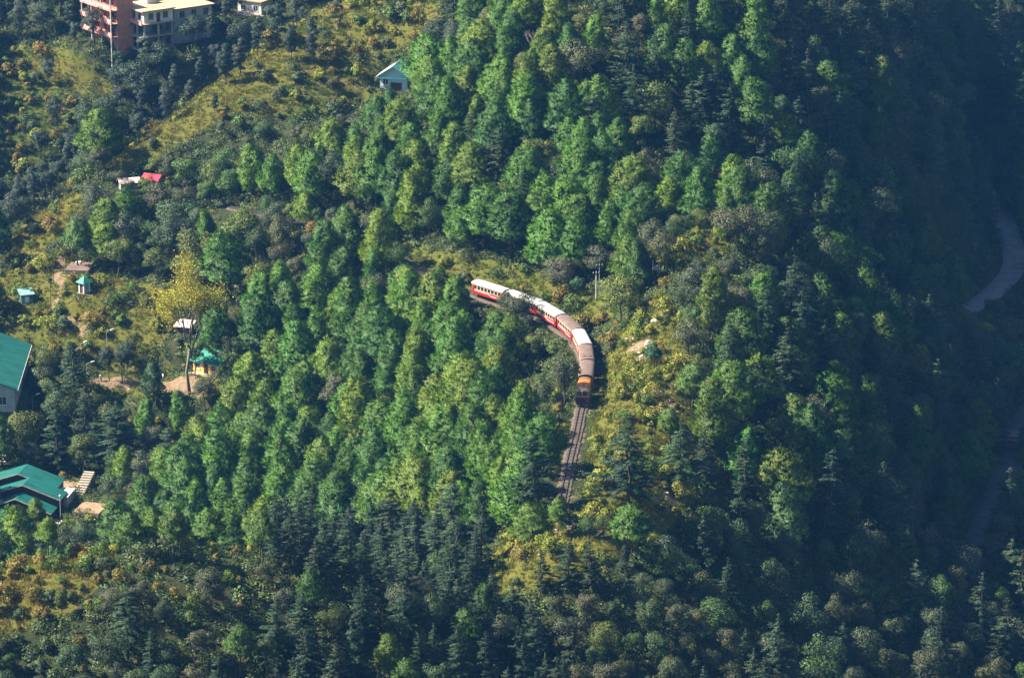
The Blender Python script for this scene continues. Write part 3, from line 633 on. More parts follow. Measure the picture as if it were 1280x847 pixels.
# ------------------------------------------------------------------ trees and shrubs as things (the 290 largest of a kind), the rest of the wood as one mass
KN = {'pine': 'pine_tree', 'oldpine': 'pine_tree', 'cedar': 'cedar_tree', 'broad': 'broadleaf_tree', 'cypress': 'cypress_tree', 'shrub': 'shrub'}
GRP = {'pine_tree': 'pines on the hillside', 'cedar_tree': 'cedars on the hillside', 'broadleaf_tree': 'broadleaf trees on the hillside', 'cypress_tree': 'slim dark trees in the far gully', 'shrub': 'shrubs on the open slopes'}
rows = []
for t in TREES:
    x, y, k, h, wf, c, wd, note = t; z = float(zq(x, y))-.12; u, v, d = project(x, y, z); sc = FPX/d
    hp = h*sc*.955; seen = -10 < u < 1290 and v-hp < 845 and v-hp*.3 > 2
    rows.append(dict(x=x, y=y, z=z, k=k, n=KN[k], h=h, wf=wf, c=c, wd=wd, note=note, u=float(u), v=float(v), vm=float(v-hp*.6), hp=float(hp), px=(1e6 if note else (h*sc if seen else -1))))
rows.sort(key=lambda r: -r['px'])
REP = {}; num = {}; THINGS = []; MASS = []
for r in rows:
    num[r['n']] = num.get(r['n'], 0)+1
    (THINGS if num[r['n']] <= 290 and r['px'] > 0 else MASS).append(r)
def spin(r, o, va):
    s = r['h']/va[2]; o.scale = (s*r['wf'], s*r['wf'], s)
for r in THINGS:
    va = VAR[r['k']][rg.randrange(len(VAR[r['k']]))]; c = r['c']
    o = empty(r['n'], (r['x'], r['y'], r['z']), rg.uniform(0, 6.28)); spin(r, o, va); r['o'] = o
    o.rotation_euler = (rg.gauss(0, .035), rg.gauss(0, .035), rg.uniform(0, 6.28))
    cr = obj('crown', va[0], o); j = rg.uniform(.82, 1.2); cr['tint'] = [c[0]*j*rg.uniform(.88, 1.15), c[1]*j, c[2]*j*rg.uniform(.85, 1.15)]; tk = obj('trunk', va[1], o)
    REP.setdefault((r['k'], va[0].name), []).append((cr, tk, c))
print('things', len(THINGS), 'mass', len(MASS))
def instancer(name, items, label):
    """one object that scatters whole plants: items are (x, y, z, rot, sx, sz, source index), sources a list of (mesh, colour)"""
    pts_, srcs = items; V = np.array([[p[0], p[1], p[2]] for p in pts_], np.float32)
    me = bpy.data.meshes.new(name); me.vertices.add(len(V)); me.vertices.foreach_set('co', V.ravel())
    for an, ty, f in (('turn', 'FLOAT', lambda p: p[3]), ('wide', 'FLOAT', lambda p: p[4]), ('tall', 'FLOAT', lambda p: p[5]), ('kind_id', 'INT', lambda p: p[6])):
        a = me.attributes.new(an, ty, 'POINT'); a.data.foreach_set('value', [f(p) for p in pts_])
    a = me.attributes.new('tint', 'FLOAT_COLOR', 'POINT'); jit = np.random.default_rng(len(pts_)).uniform(.8, 1.22, (len(pts_), 1)); tn = np.array([p[7] for p in pts_])*jit
    a.data.foreach_set('color', np.c_[tn, np.ones(len(tn))].astype(np.float32).ravel())
    me.update(); o = obj(name, me)
    cl = bpy.data.collections.new(name+'_plants')
    for so in srcs: cl.objects.link(so)
    order = {nm: i for i, nm in enumerate(sorted((so.name for so in srcs), key=lambda q: [int(t) if t.isdigit() else t for t in re.split(r'(\d+)', q)]))}; me.attributes['kind_id'].data.foreach_set('value', [order[srcs[p[6]].name] for p in pts_])
    ng = bpy.data.node_groups.new(name, 'GeometryNodeTree'); ng.interface.new_socket('Geometry', in_out='INPUT', socket_type='NodeSocketGeometry'); ng.interface.new_socket('Geometry', in_out='OUTPUT', socket_type='NodeSocketGeometry')
    N = ng.nodes; L = ng.links; gi = N.new('NodeGroupInput'); go = N.new('NodeGroupOutput')
    def attr(nm, ty):
        a = N.new('GeometryNodeInputNamedAttribute'); a.data_type = ty; a.inputs[0].default_value = nm; return a.outputs[0]
    cr_ = N.new('ShaderNodeCombineXYZ'); L.new(attr('turn', 'FLOAT'), cr_.inputs[2]); cs = N.new('ShaderNodeCombineXYZ'); wi = attr('wide', 'FLOAT')
    L.new(wi, cs.inputs[0]); L.new(wi, cs.inputs[1]); L.new(attr('tall', 'FLOAT'), cs.inputs[2])
    ci = N.new('GeometryNodeCollectionInfo'); ci.transform_space = 'ORIGINAL'; ci.inputs['Collection'].default_value = cl; ci.inputs['Separate Children'].default_value = True; ci.inputs['Reset Children'].default_value = True
    ip = N.new('GeometryNodeInstanceOnPoints'); ip.inputs['Pick Instance'].default_value = True
    L.new(gi.outputs[0], ip.inputs['Points']); L.new(ci.outputs[0], ip.inputs['Instance']); L.new(attr('kind_id', 'INT'), ip.inputs['Instance Index'])
    L.new(cr_.outputs[0], ip.inputs['Rotation']); L.new(cs.outputs[0], ip.inputs['Scale'])
    L.new(ip.outputs[0], go.inputs[0]); md = o.modifiers.new('scatter', 'NODES'); md.node_group = ng
    return tag(o, label, None, None, 'stuff')
# rest of the wood
srcs = []; key = {}; items = []
for r in MASS:
    i = rg.randrange(len(VAR[r['k']])); va = VAR[r['k']][i]; reps = REP.get((r['k'], va[0].name)) or [q for kk, q in REP.items() if kk[0] == r['k']][0]
    same = [q for q in reps if q[2] == r['c']] or reps; q = same[rg.randrange(min(2, len(same)))]
    s = r['h']/va[2]; turn = rg.uniform(0, 6.28)
    for so in q[:2]:
        if so.name not in key: key[so.name] = len(srcs); srcs.append(so)
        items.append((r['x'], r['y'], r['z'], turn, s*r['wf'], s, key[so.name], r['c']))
instancer('forest', (items, srcs), 'mass of smaller trees and bushes filling the wooded hillside')
# undergrowth: low leafy clumps over the forest floor and the rough slopes
def clump(seed, R, H, nq, s0, s1):
    r = np.random.default_rng(seed); a = r.uniform(0, 6.28, nq); q = np.sqrt(r.uniform(0, 1, nq))*R
    C = np.stack([q*np.cos(a), q*np.sin(a), r.uniform(.05, 1, nq)*H*(1-(q/R)**2*.7)], 1); Nn = unit(np.stack([np.cos(a)*.6, np.sin(a)*.6, np.ones(nq)], 1)+r.normal(0, .5, (nq, 3)))
    V, F = quads(C, Nn, r, s0, s1); return soup('clump', V, F, MAT['leaf'], np.repeat(unit(np.stack([np.cos(a)*.6, np.sin(a)*.6, np.ones(nq)], 1)+r.normal(0, .3, (nq, 3))), 4, 0))
def tuft(seed, nb, H, R):
    r = np.random.default_rng(seed); C = np.c_[r.normal(0, R, (nb, 2)), np.zeros(nb)]; d = unit(np.c_[r.normal(0, .45, (nb, 2)), np.ones(nb)])*H*r.uniform(.5, 1.1, (nb, 1)); w = unit(np.cross(d, r.normal(0, 1, (nb, 3))))*.055
    return soup('tuft', *tri_fan_soup(C, d, w), MAT['blade'])
uc = [(.045, .075, .018), (.06, .09, .02), (.035, .062, .018), (.08, .10, .02)]
us = [(clump(200+i, (.9, 1.2, .7)[i % 3], (.7, 1.1, .5)[i % 3], (90, 130, 60)[i % 3], .08, .17), uc[i % 4]) for i in range(12)]
gc = [(.110, .140, .014), (.145, .145, .018), (.075, .120, .014), (.175, .145, .028)]
gs = [(tuft(230+i, 26, (.45, .6, .35)[i % 3], (.22, .3, .16)[i % 3]), gc[i % 4]) for i in range(12)]
def grown(name, items, kinds, label):
    # the first plant of each kind stands where it grows, as an object of its own; the others are copies of it
    first = {}; rest = []
    for p in items:
        if p[6] not in first:
            m_, c_ = kinds[p[6]]; o = obj(name+'_clump', m_, None, None, p[:3], p[3]); o.scale = (p[4], p[4], p[5]); o['tint'] = list(c_); first[p[6]] = o
        else: rest.append(p)
    ks = sorted(first); sc_ = instancer(name, ([p[:6]+(ks.index(p[6]), kinds[p[6]][1]) for p in rest], [first[q] for q in ks]), label)
    for o in first.values(): o.parent = sc_
MX = meadow+np.zeros_like(GX); rn = np.random.default_rng(5)
n_ = 200000; x = rn.uniform(-142, 148, n_); y = rn.uniform(-185, 300, n_); z = zq(x, y); u, v, d = project(x, y, z)
ii = np.clip((x-XS[0]).round().astype(int), 0, len(XS)-1); jj = np.clip((y-YS[0]).round().astype(int), 0, len(YS)-1)
dt_, dm_, mm_, dy_ = D_TR[jj, ii], dirt[jj, ii], meadow[jj, ii], dry[jj, ii]
rdd = np.minimum(*[line_dist(R_, x, y)[0] for R_ in ROADS])
ok = (u > -150) & (u < 1420) & (v > -20) & (v < 930) & (dt_ > 2.1) & (rdd > 3) & (dm_ < .5)
for a, b, r in PADS: ok &= np.hypot(x-a, y-b) > r*.6
patch = wob(x, y, .5, 9)+rn.normal(0, .35, n_)
und = ok & (((mm_ < .5) & (rn.uniform(0, 1, n_) < .55)) | ((mm_ >= .5) & (mm_ < .93) & (patch > .62) & (rn.uniform(0, 1, n_) < .3)))
k = np.where(und)[0]; print('undergrowth', len(k))
grown('undergrowth', [(x[i], y[i], z[i]-.1, rn.uniform(0, 6.28), q := rn.uniform(.7, 1.5), q*rn.uniform(.7, 1.2), int(rn.integers(0, 12))) for i in k], us, 'low leafy undergrowth covering the forest floor and rough banks')
n_ = 130000; x = rn.uniform(-125, 60, n_); y = rn.uniform(-175, 235, n_); z = zq(x, y); u, v, d = project(x, y, z)
ii = np.clip((x-XS[0]).round().astype(int), 0, len(XS)-1); jj = np.clip((y-YS[0]).round().astype(int), 0, len(YS)-1)
ok = (u > -10) & (u < 1290) & (v > -10) & (v < 860) & (D_TR[jj, ii] > 1.9) & (dirt[jj, ii] < .45) & (meadow[jj, ii] > .35)
for a, b, r in PADS: ok &= np.hypot(x-a, y-b) > r*.7
k = np.where(ok)[0]; print('grass', len(k)); dyk = dry[jj, ii]+.35*wob(x, y, .35, 21)
def gsel(i):
    q = dyk[i]+rn.normal(0, .2); j = 1 if q > .55 else 0
    if q > .9: j = 3
    if q < .25: j = 2
    return int(j+4*rn.integers(0, 3))
grown('grass', [(x[i], y[i], z[i]-.03, rn.uniform(0, 6.28), q := rn.uniform(.8, 1.5), q*rn.uniform(.7, 1.2), gsel(i)) for i in k], gs, 'rough yellow-green grass on the sunny open slopes')

# ------------------------------------------------------------------ train
s_tr = np.arange(len(TRACK))*.5
def on_track(s):
    return np.array([np.interp(s, s_tr, TRACK[:, k]) for k in range(3)])
fu, fv, _ = project(TRACK[:, 0], TRACK[:, 1], TRACK[:, 2]); S_FRONT = float(s_tr[int(np.argmin(np.hypot(fu-725.5, fv-508.5)))])
def ride(name, s_mid, half, label, cat, group=None):
    a, b = on_track(s_mid-half), on_track(s_mid+half); m_ = (a+b)/2; d = b-a
    return empty(name, (m_[0], m_[1], m_[2]+.17), math.atan2(d[1], d[0])-PI/2, label, cat, group)   # local +y points to the rear of the train
WH = {}
def bogie(parent, y, meshes={}):
    if not meshes:
        b = MB()
        for sx_ in (-.56, .56): b.box(sx_-.05, sx_+.05, -.75, .75, .22, .42)
        b.box(-.6, .6, -.2, .2, .3, .5); meshes['frame'] = b.mesh('bogie', MAT['iron'])
        w = MB()
        for sx_ in (-.381, .381):
            w.tube([(sx_-.05, 0, 0), (sx_+.05, 0, 0)], .30, 14)
        w.tube([(-.5, 0, 0), (.5, 0, 0)], .05, 6); meshes['wheel'] = w.mesh('wheelset', MAT['iron'])
    o = obj('bogie', meshes['frame'], parent, None, (0, y, 0))
    for dy in (-.5, .5): obj('wheelset', meshes['wheel'], o, None, (0, dy, .30))
def coach(s_mid, roofm, label, vents=0, short=0):
    o = ride('railway_coach', s_mid, 2.5, label, 'coach', 'coaches of the red train'); Lh, Wd = 3.98, 1.06
    MB().box(-Wd+.1, Wd-.1, -Lh, Lh, .5, .68).part('underframe', MAT['iron'], o)
    for y in (-2.4, 2.4): bogie(o, y)
    body = MB().box(-Wd, Wd, -Lh, Lh, .66, 1.42).part('lower_body', MAT['coach_red'], o)
    for sd_ in (-1, 1):
        st = MB(); x = sd_*(Wd+.012)
        zz = [(-Lh+.1, 1.02), (-.9, 1.02), (-.3, 1.24), (Lh-.1, 1.24)]
        for (y0, z0), (y1, z1) in zip(zz, zz[1:]):
            st.add([(x, y0, z0-.045), (x, y1, z1-.045), (x, y1, z1+.045), (x, y0, z0+.045), (x-sd_*.03, y0, z0-.045), (x-sd_*.03, y1, z1-.045), (x-sd_*.03, y1, z1+.045), (x-sd_*.03, y0, z0+.045)],
                   [(0, 1, 2, 3), (4, 7, 6, 5), (0, 4, 5, 1), (3, 2, 6, 7), (0, 3, 7, 4), (1, 5, 6, 2)])
        st.part('stripe', MAT['white_paint'], body)
    up = MB(); ys = np.linspace(-Lh+.45, Lh-.45, 9); 
    for x in (-Wd+.04, Wd-.04):
        up.box(x-.04, x+.04, -Lh, Lh, 2.10, 2.34)
        up.box(x-.045, x+.045, -Lh, Lh, 1.42, 1.52)
        for y in ys: up.box(x-.042, x+.042, y-.09, y+.09, 1.52, 2.10)
        up.box(x-.042, x+.042, -Lh, ys[0]-.62+.3, 1.52, 2.10); up.box(x-.042, x+.042, ys[-1]+.32, Lh, 1.52, 2.10)
    up.part('window_wall', MAT['coach_cream'], o)
    gl = MB().box(-.015, .015, -.33, .33, 0, .58).mesh('window_pane', MAT['glass_dark'])
    for x in (-Wd+.03, Wd-.03):
        for i in range(8): obj('window_pane', gl, o, None, (x, (ys[i]+ys[i+1])/2, 1.52))
    for y in (-1, 1):
        e = MB().box(-Wd+.02, Wd-.02, y*Lh-.03, y*Lh+.03, .67, 2.4); e.part('end_wall', MAT['maroon'] if roofm == 'white_roof' else MAT['iron'], o)
        MB().box(-.3, .3, y*(Lh+.04)-.03, y*(Lh+.04)+.03, .7, 2.1).part('end_door', MAT['iron'], o)
        MB().box(-.12, .12, min(y*Lh, y*(Lh+.33)), max(y*Lh, y*(Lh+.33)), .52, .66).part('coupler', MAT['iron'], o)
        for x in (-Wd-.02, Wd+.02): MB().box(x-.02, x+.02, y*(Lh-.36)-.28, y*(Lh-.36)+.28, .8, 2.12).part('door', MAT['coach_red'], o)
    prof = [(-Wd-.09, 2.31)]+[((Wd+.09)*math.sin(a), 2.36+.40*math.cos(a)) for a in np.linspace(-PI/2, PI/2, 13)]+[(Wd+.09, 2.31)]
    rf = MB().prism(prof, 'y', -Lh-.12, Lh+.12).part('roof', MAT[roofm], o)
    for y in (-Lh-.13, Lh+.13):
        pr2 = [((Wd+.11)*math.sin(a), 2.34+.45*math.cos(a)) for a in np.linspace(-PI/2, PI/2, 13)]
        MB().prism(pr2, 'y', y-.03, y+.03).part('end_rim', MAT['iron'], rf)
    for k in range(vents):
        for x in (-.38, .38): MB().box(x-.22, x+.22, -2.7+k*.1, -2.25+k*.1, 2.66, 2.84).part('roof_vent', MAT['brown_roof'], rf)
    for sd_ in (-1, 1): MB().box(sd_*(Wd+.09)-.03, sd_*(Wd+.09)+.03, -Lh, Lh, 2.30, 2.36).part('gutter', MAT['coach_cream'], rf)
    return o
# locomotive, 7.4 m over the buffers
lo = ride('diesel_locomotive', S_FRONT+3.75, 2.3, 'orange diesel locomotive with tan hood leading the red train', 'locomotive')
MB().box(-1.02, 1.02, -3.6, 3.6, .55, .82).part('frame', MAT['iron'], lo)
for y in (-2.2, 2.2): bogie(lo, y)
def arch(w, z0, z1, rise, n_=9):
    return [(-w, z0), (-w, z1)]+[(w*math.sin(a), z1+rise*math.cos(a)) for a in np.linspace(-PI/2, PI/2, n_)[1:-1]]+[(w, z1), (w, z0)]
cab = MB().prism(arch(1.02, .82, 2.35, .32), 'y', -3.45, -1.45).part('front_cab', MAT['loco_tan'], lo)
MB().prism([(1.1*math.sin(a), 2.37+.36*math.cos(a)) for a in np.linspace(-PI/2, PI/2, 11)], 'y', -3.6, -1.35).part('cab_roof', MAT['loco_tan'], cab)
for x in (-.47, .47): MB().box(x-.33, x+.33, -3.49, -3.43, 1.72, 2.3).part('windscreen', MAT['glass_dark'], cab)
for sd_ in (-1, 1): MB().box(sd_*1.03-.02, sd_*1.03+.02, -2.9, -2.0, 1.65, 2.25).part('side_window', MAT['glass_dark'], cab)
MB().box(-1.0, 1.0, -3.53, -3.46, .84, 1.35).part('nose_band', MAT['iron'], cab)
MB().box(-.9, .9, -3.52, -3.47, 1.38, 1.6).part('nose_stripe', MAT['loco_orange'], cab)
hl = MB().tube([(0, -3.62, 2.52), (0, -3.45, 2.52)], .13, 10).part('headlight', MAT['white_paint'], cab)
for x in (-.6, .6):
    MB().tube([(x, -3.9, .68), (x, -3.58, .68)], [.16, .07], 10).part('buffer', MAT['iron'], lo)
    MB().tube([(x*1.2, -3.56, .98), (x*1.2, -3.48, .98)], .09, 8).part('marker_lamp', MAT['coach_red'], cab)
MB().box(-1.05, 1.05, -3.68, -3.58, .45, .86).part('buffer_beam', MAT['maroon'], lo)
MB().add([(-.95, -3.62, .45), (.95, -3.62, .45), (.8, -3.85, .12), (-.8, -3.85, .12)], [(0, 1, 2, 3)]).part('cowcatcher', MAT['iron'], lo)
hd = MB().prism(arch(.78, .82, 1.9, .2), 'y', -1.45, .75).part('engine_hood', MAT['iron'], lo)
for i in range(4): MB().box(-.5, .5, -1.2+i*.45, -.95+i*.45, 2.06, 2.14).part('hood_grille', MAT['loco_tan'], hd)
MB().tube([(0, .2, 2.05), (0, .2, 2.5)], .12, 8).part('exhaust', MAT['iron'], hd)
rb = MB().prism(arch(1.02, .82, 2.3, .34), 'y', .75, 3.3).part('rear_body', MAT['loco_orange'], lo)
for sd_ in (-1, 1): 
    MB().box(sd_*1.03-.02, sd_*1.03+.02, 1.1, 2.0, 1.65, 2.2).part('side_window', MAT['glass_dark'], rb)
    MB().tube([(sd_*.98, -1.4, 1.55), (sd_*.98, .7, 1.55)], .025, 5).part('handrail', MAT['white_paint'], lo)
    MB().box(sd_*.98-.05, sd_*.98+.05, -1.45, .75, .8, .9).part('footplate', MAT['loco_tan'], lo)
MB().box(-.95, .95, 3.3, 3.36, 1.75, 2.3).part('rear_window', MAT['glass_dark'], rb)
MB().box(-.5, .5, 2.75, 3.1, 2.62, 2.70).part('roof_hatch', MAT['loco_tan'], rb)
MB().prism([(1.08*math.sin(a), 2.32+.37*math.cos(a)) for a in np.linspace(-PI/2, PI/2, 11)], 'y', 2.55, 2.68).part('roof_rib', MAT['iron'], rb)
s = S_FRONT+7.7
for i, (rm, lb, vt) in enumerate((('brown_roof', 'red and cream coach with plain brown roof coupled to the locomotive', 0), ('brown_roof', 'second coach from the locomotive, brown roof with square vents', 1),
        ('white_roof', 'white-roofed red coach third behind the locomotive, on the bend', 0), ('brown_roof', 'brown-roofed red coach between two white-roofed coaches on the bend', 0), ('white_roof', 'white-roofed red and cream coach just before the dark tree', 0),
        ('white_roof', 'pale-roofed coach mostly hidden behind the dark tree, next to last', 0), ('white_roof', 'last coach of the train, white roof and long row of windows', 0))):
    coach(s+4.3, rm, lb, vt); s += 8.6

# ------------------------------------------------------------------ buildings
def gable_roof(b, x0, x1, y0, y1, ze, rise, th=.12, over=.35, ridge='y', rx=None):
    """sheet roof, ridge along the local axis; returns the profile prism"""
    if ridge == 'y':
        m_ = (x0+x1)/2 if rx is None else rx; sl = rise/((x1-x0)/2)
        pr = [(x0-over, ze-sl*over), (m_, ze+rise), (x1+over, ze-sl*over), (x1+over, ze-sl*over+th), (m_, ze+rise+th), (x0-over, ze-sl*over+th)]
        return b.prism(pr, 'y', y0-over, y1+over)
    m_ = (y0+y1)/2; sl = rise/((y1-y0)/2)
    pr = [(y0-over, ze-sl*over), (m_, ze+rise), (y1+over, ze-sl*over), (y1+over, ze-sl*over+th), (m_, ze+rise+th), (y0-over, ze-sl*over+th)]
    return b.prism(pr, 'x', x0-over, x1+over)
def gable_wall(b, x0, x1, y0, y1, z0, ze, rise, ridge='y'):
    if ridge == 'y': return b.prism([(x0, z0), (x0, ze), ((x0+x1)/2, ze+rise), (x1, ze), (x1, z0)], 'y', y0, y1)
    return b.prism([(y0, z0), (y0, ze), ((y0+y1)/2, ze+rise), (y1, ze), (y1, z0)], 'x', x0, x1)
def window(parent, face, c, w, h, frame='plaster_white', pos=0.0, mat='window_dark'):
    """face 'x-','x+','y-','y+'; c = (along, sill) on a wall plane at pos"""
    ax, sg = face[0], (-1 if face[1] == '-' else 1); a, z = c
    def B(a0, a1, z0, z1, d0, d1):
        lo_, hi_ = sorted((pos+sg*d0, pos+sg*d1))
        return MB().box(lo_, hi_, a0, a1, z0, z1) if ax == 'x' else MB().box(a0, a1, lo_, hi_, z0, z1)
    wn_ = B(a-w/2, a+w/2, z, z+h, .004, .03).part('window', MAT[mat], parent)
    f = MB()
    for q in (B(a-w/2-.08, a-w/2, z-.08, z+h+.08, .002, .07), B(a+w/2, a+w/2+.08, z-.08, z+h+.08, .002, .07), B(a-w/2, a+w/2, z+h, z+h+.08, .002, .07), B(a-.03, a+.03, z, z+h, .03, .05)): f.add(q.v, q.f)
    f.part('window_frame', MAT[frame], wn_)
    B(a-w/2-.1, a+w/2+.1, z-.12, z, .002, .12).part('sill', MAT[frame], wn_)
    return wn_
BG = SITE['big']
# unfinished concrete house on stilts, corner towards the lookout
h_ = empty('hillside_house', at(181, 63, BG[2]), rad(36), 'unfinished concrete house with tan flat roof standing on open stilt floors', 'building'); Zb = 0
h_.location.z = BG[2]-.1
w_ = MB().box(0, 7.2, 0, 9.2, 5.85, 8.45).part('upper_wall', MAT['plaster_white'], h_)
for a in (1.6, 4.2, 6.8): window(h_, 'x-', (a, 6.6), 1.3, 1.35, 'plaster_white', 0)
for a in (1.7, 5.3): window(h_, 'y-', (a, 6.6), 1.1, 1.3, 'plaster_grey', 0)
MB().box(3.1, 4.0, -.04, .02, 5.9, 7.9).part('door', MAT['maroon'], h_)
rf = MB().box(-.8, 7.7, -.6, 9.8, 8.45, 8.65).part('roof_slab', MAT['roof_slab'], h_)
for i in range(5): MB().tube([(1+i*1.4, .5+1.6*(i % 3), 8.6), (1+i*1.4, .5+1.6*(i % 3), 9.3)], .035, 5).part('reinforcing_bar', MAT['iron'], rf)
MB().box(4.2, 7.0, 5.6, 8.8, 8.66, 10.6).part('stair_room', MAT['plaster_white'], rf)
for z in (5.65, 2.85, .0):
    MB().box(-1.1, 7.4, -.7, 9.3, z, z+.18).part('floor_slab', MAT['concrete'], h_)
for x in (.15, 3.6, 7.0):
    for y in (.15, 3.1, 6.1, 9.0): MB().box(x-.16, x+.16, y-.16, y+.16, -2.5, 5.65).part('pillar', MAT['plaster_grey'], h_)
for z in (.18, 3.03):
    MB().box(3.0, 7.1, 3.0, 9.1, z, z+2.62).part('inner_wall', MAT['plaster_grey'], h_)
for z in (5.83,):
    MB().box(-1.08, -.98, -.65, 9.2, z, z+.75).part('balcony_parapet', MAT['pink_paint'], h_)
h2 = empty('rear_house', np.array(at(181, 63, BG[2]))+np.array([math.cos(rad(36))*8.2-math.sin(rad(36))*1.2, math.sin(rad(36))*8.2+math.cos(rad(36))*1.2, 0]), rad(36), 'low grey house with tan roof slab adjoining the stilted concrete house', 'building')
h2.location.z = BG[2]+2.4
MB().box(0, 9.5, 0, 8, -3, 5.2).part('wall', MAT['plaster_grey'], h2); MB().box(-.5, 10, -.6, 8.5, 5.2, 5.42).part('roof_slab', MAT['roof_slab'], h2)
for a in (2, 5, 8): window(h2, 'y-', (a, 3.2), 1.2, 1.4, 'plaster_grey', 0)
# pink building with balconies
h3 = empty('balcony_building', at(150, 62, BG[2]), rad(36), 'pink storeyed building with long balconies beside the stilted concrete house', 'building'); h3.location.z = BG[2]-.1
h3.location.x -= .6
MB().box(.2, 4.2, 0, 12.5, -2.5, 12.0).part('wall', MAT['terracotta'], h3)
for z in (2.9, 5.8, 8.7, 11.6):
    MB().box(-1.5, .2, -.3, 12.8, z-.18, z).part('balcony_slab', MAT['pink_paint'], h3)
    pr = MB().box(-1.5, -1.4, -.3, 12.8, z, z+.95).part('balcony_parapet', MAT['pink_paint'], h3)
    for y in np.arange(.3, 12.5, 1.5): MB().box(-1.53, -1.5, y, y+.9, z+.2, z+.75).part('parapet_panel', MAT['pale_pink_sheet'], pr)
for y in np.arange(0, 12.6, 4.1): MB().box(-1.45, -1.2, y-.12, y+.12, -3.5, 12).part('pillar', MAT['plaster_grey'], h3)
for z in (3.6, 6.5, 9.4):
    for y in (1.8, 5.0, 8.2, 11.2): window(h3, 'x-', (y, z), 1.1, 1.5, 'pink_paint', .2)
# terrace house at the top edge
p = SITE['stub']; h4 = empty('terrace_house', p, rad(-28), 'small tan terrace house half hidden by trees at the top edge', 'building')
MB().box(-3, 3, 0, 5, -1, 2.9).part('wall', MAT['plaster_white'], h4); MB().box(-3.4, 3.4, -.4, 5.4, 2.9, 3.1).part('roof_slab', MAT['roof_slab'], h4)
MB().box(-3.6, 3.6, -1.9, -1.7, -1, .9).part('terrace_wall', MAT['pale_pink_sheet'], h4); MB().box(-3.6, 3.6, -1.7, 0, -1, .05).part('terrace_floor', MAT['concrete'], h4)
for a in (-1.6, 1.6): window(h4, 'y-', (a, .9), 1.1, 1.2, 'plaster_white', 0)
# blue gabled house
p = SITE['blue']; h5 = empty('gabled_house', p+np.array([0, .5, .3]), rad(-13), 'small pale blue house with steep pitched roof on the cleared slope', 'house')
gable_wall(MB(), -2.2, 2.2, 0, 5.6, -1.5, 2.3, 1.5).part('wall', MAT['blue_wall'], h5)
for sg, mt in ((-1, 'white_roof'), (1, 'teal_sheet')):  # sunward plane is white: sun glare put into the sheet's colour
    pr = [(0, 3.82), (sg*2.75, 1.93), (sg*2.75, 2.05), (0, 3.95)]
    MB().prism(pr, 'y', -.7, 6.1).part('roof_sheet', MAT[mt], h5)
MB().box(-.5, 1.3, -.08, -.01, -1.5, 1.1).part('porch_panel', MAT['maroon'], h5)
for a in (-1.3,): window(h5, 'y-', (a, .7), .8, .9, 'white_paint', 0)
MB().box(-2.8, 2.8, -.78, -.68, 1.86, 2.0).part('bargeboard', MAT['teal_sheet'], h5)
h5.scale = (1.25, 1.2, 1.2)
# little hut with pyramid roof
p = SITE['hut']; h6 = empty('pavilion', p+np.array([.25, 0, -.05]), rad(45), 'small white pavilion with green pyramid roof on the meadow path', 'pavilion')
MB().box(-1.0, 1.0, -1.0, 1.0, -.6, .12).part('plinth', MAT['sand'], h6)
MB().box(-2.2, -1.0, -1.0, .6, -.6, .03).part('forecourt_slab', MAT['sand'], h6)
for x in (-.62, .62):
    for y in (-.62, .62): MB().box(x-.12, x+.12, y-.12, y+.12, .12, 2.15).part('post', MAT['white_paint'], h6)
MB().box(-.5, .5, -.66, -.58, .12, 2.15).part('wall', MAT['plaster_grey'], h6); MB().box(.58, .66, -.5, .5, .12, 2.15).part('wall', MAT['plaster_grey'], h6)
MB().box(-.62, -.56, -.5, .5, .12, 1.6).part('door', MAT['maroon'], h6); MB().box(-.5, .5, .56, .64, .12, 2.15).part('wall', MAT['plaster_white'], h6)
MB().add([(-1.15, -1.15, 2.12), (1.15, -1.15, 2.12), (1.15, 1.15, 2.12), (-1.15, 1.15, 2.12), (0, 0, 3.35)], [(0, 1, 4), (1, 2, 4), (2, 3, 4), (3, 0, 4), (3, 2, 1, 0)]).part('roof', MAT['green_tarp'], h6)
# flat tank
p = SITE['tank']; h7 = empty('water_tank', p, rad(-8), 'low flat concrete water tank with brown top among the trees', 'tank')
MB().box(-2.1, 2.1, -2.2, 3.0, -1.5, .7).part('wall', MAT['plaster_grey'], h7); MB().box(-2.25, 2.25, -2.35, 3.15, .7, .85).part('cover_slab', MAT['brown_roof'], h7)
MB().box(-1.2, -.3, 2.0, 2.8, .85, 1.15).part('hatch', MAT['white_paint'], h7)
MB().box(-2.4, 3.6, -3.3, -3.0, -1.5, .1).part('retaining_wall', MAT['concrete'], h7)
# teal shed
p = SITE['teal']; h8 = empty('tin_shed', p, rad(20), 'little pale teal tin shed in the shade at the meadow edge', 'shed')
MB().box(-1.1, 1.1, -.8, 1.2, -.6, 1.7).part('wall', MAT['teal_pale'], h8); MB().prism([(-1.2, 1.75), (1.6, 2.3), (1.6, 2.36), (-1.2, 1.81)], 'x', -1.4, 1.4).part('roof_sheet', MAT['teal_pale'], h8)
MB().box(-.4, .3, -.84, -.79, -.6, 1.3).part('door', MAT['white_paint'], h8)
# long hall with big green roof
h9 = empty('long_hall', HALL, rad(1.5), 'long grey hall with big dark green sheet roof at the village edge', 'building')
gable_wall(MB(), -13, 0, 0, 26, -4, 3.9, 2.7).part('wall', MAT['plaster_grey'], h9)
gable_roof(MB(), -13, 0, 0, 26, 3.95, 2.7, .14, .55).part('roof', MAT['green_sheet'], h9)
MB().tube([(.6, -.5, 3.72), (.6, 26.4, 3.72)], .09, 6).part('gutter', MAT['white_paint'], h9)
for y in (3, 7.5, 12): window(h9, 'x+', (y, 1.2), 1.4, 1.3, 'plaster_white', 0)
for a in (-2.2, -6.5): window(h9, 'y-', (a, 1.0), 1.4, 1.4, 'plaster_white', 0)
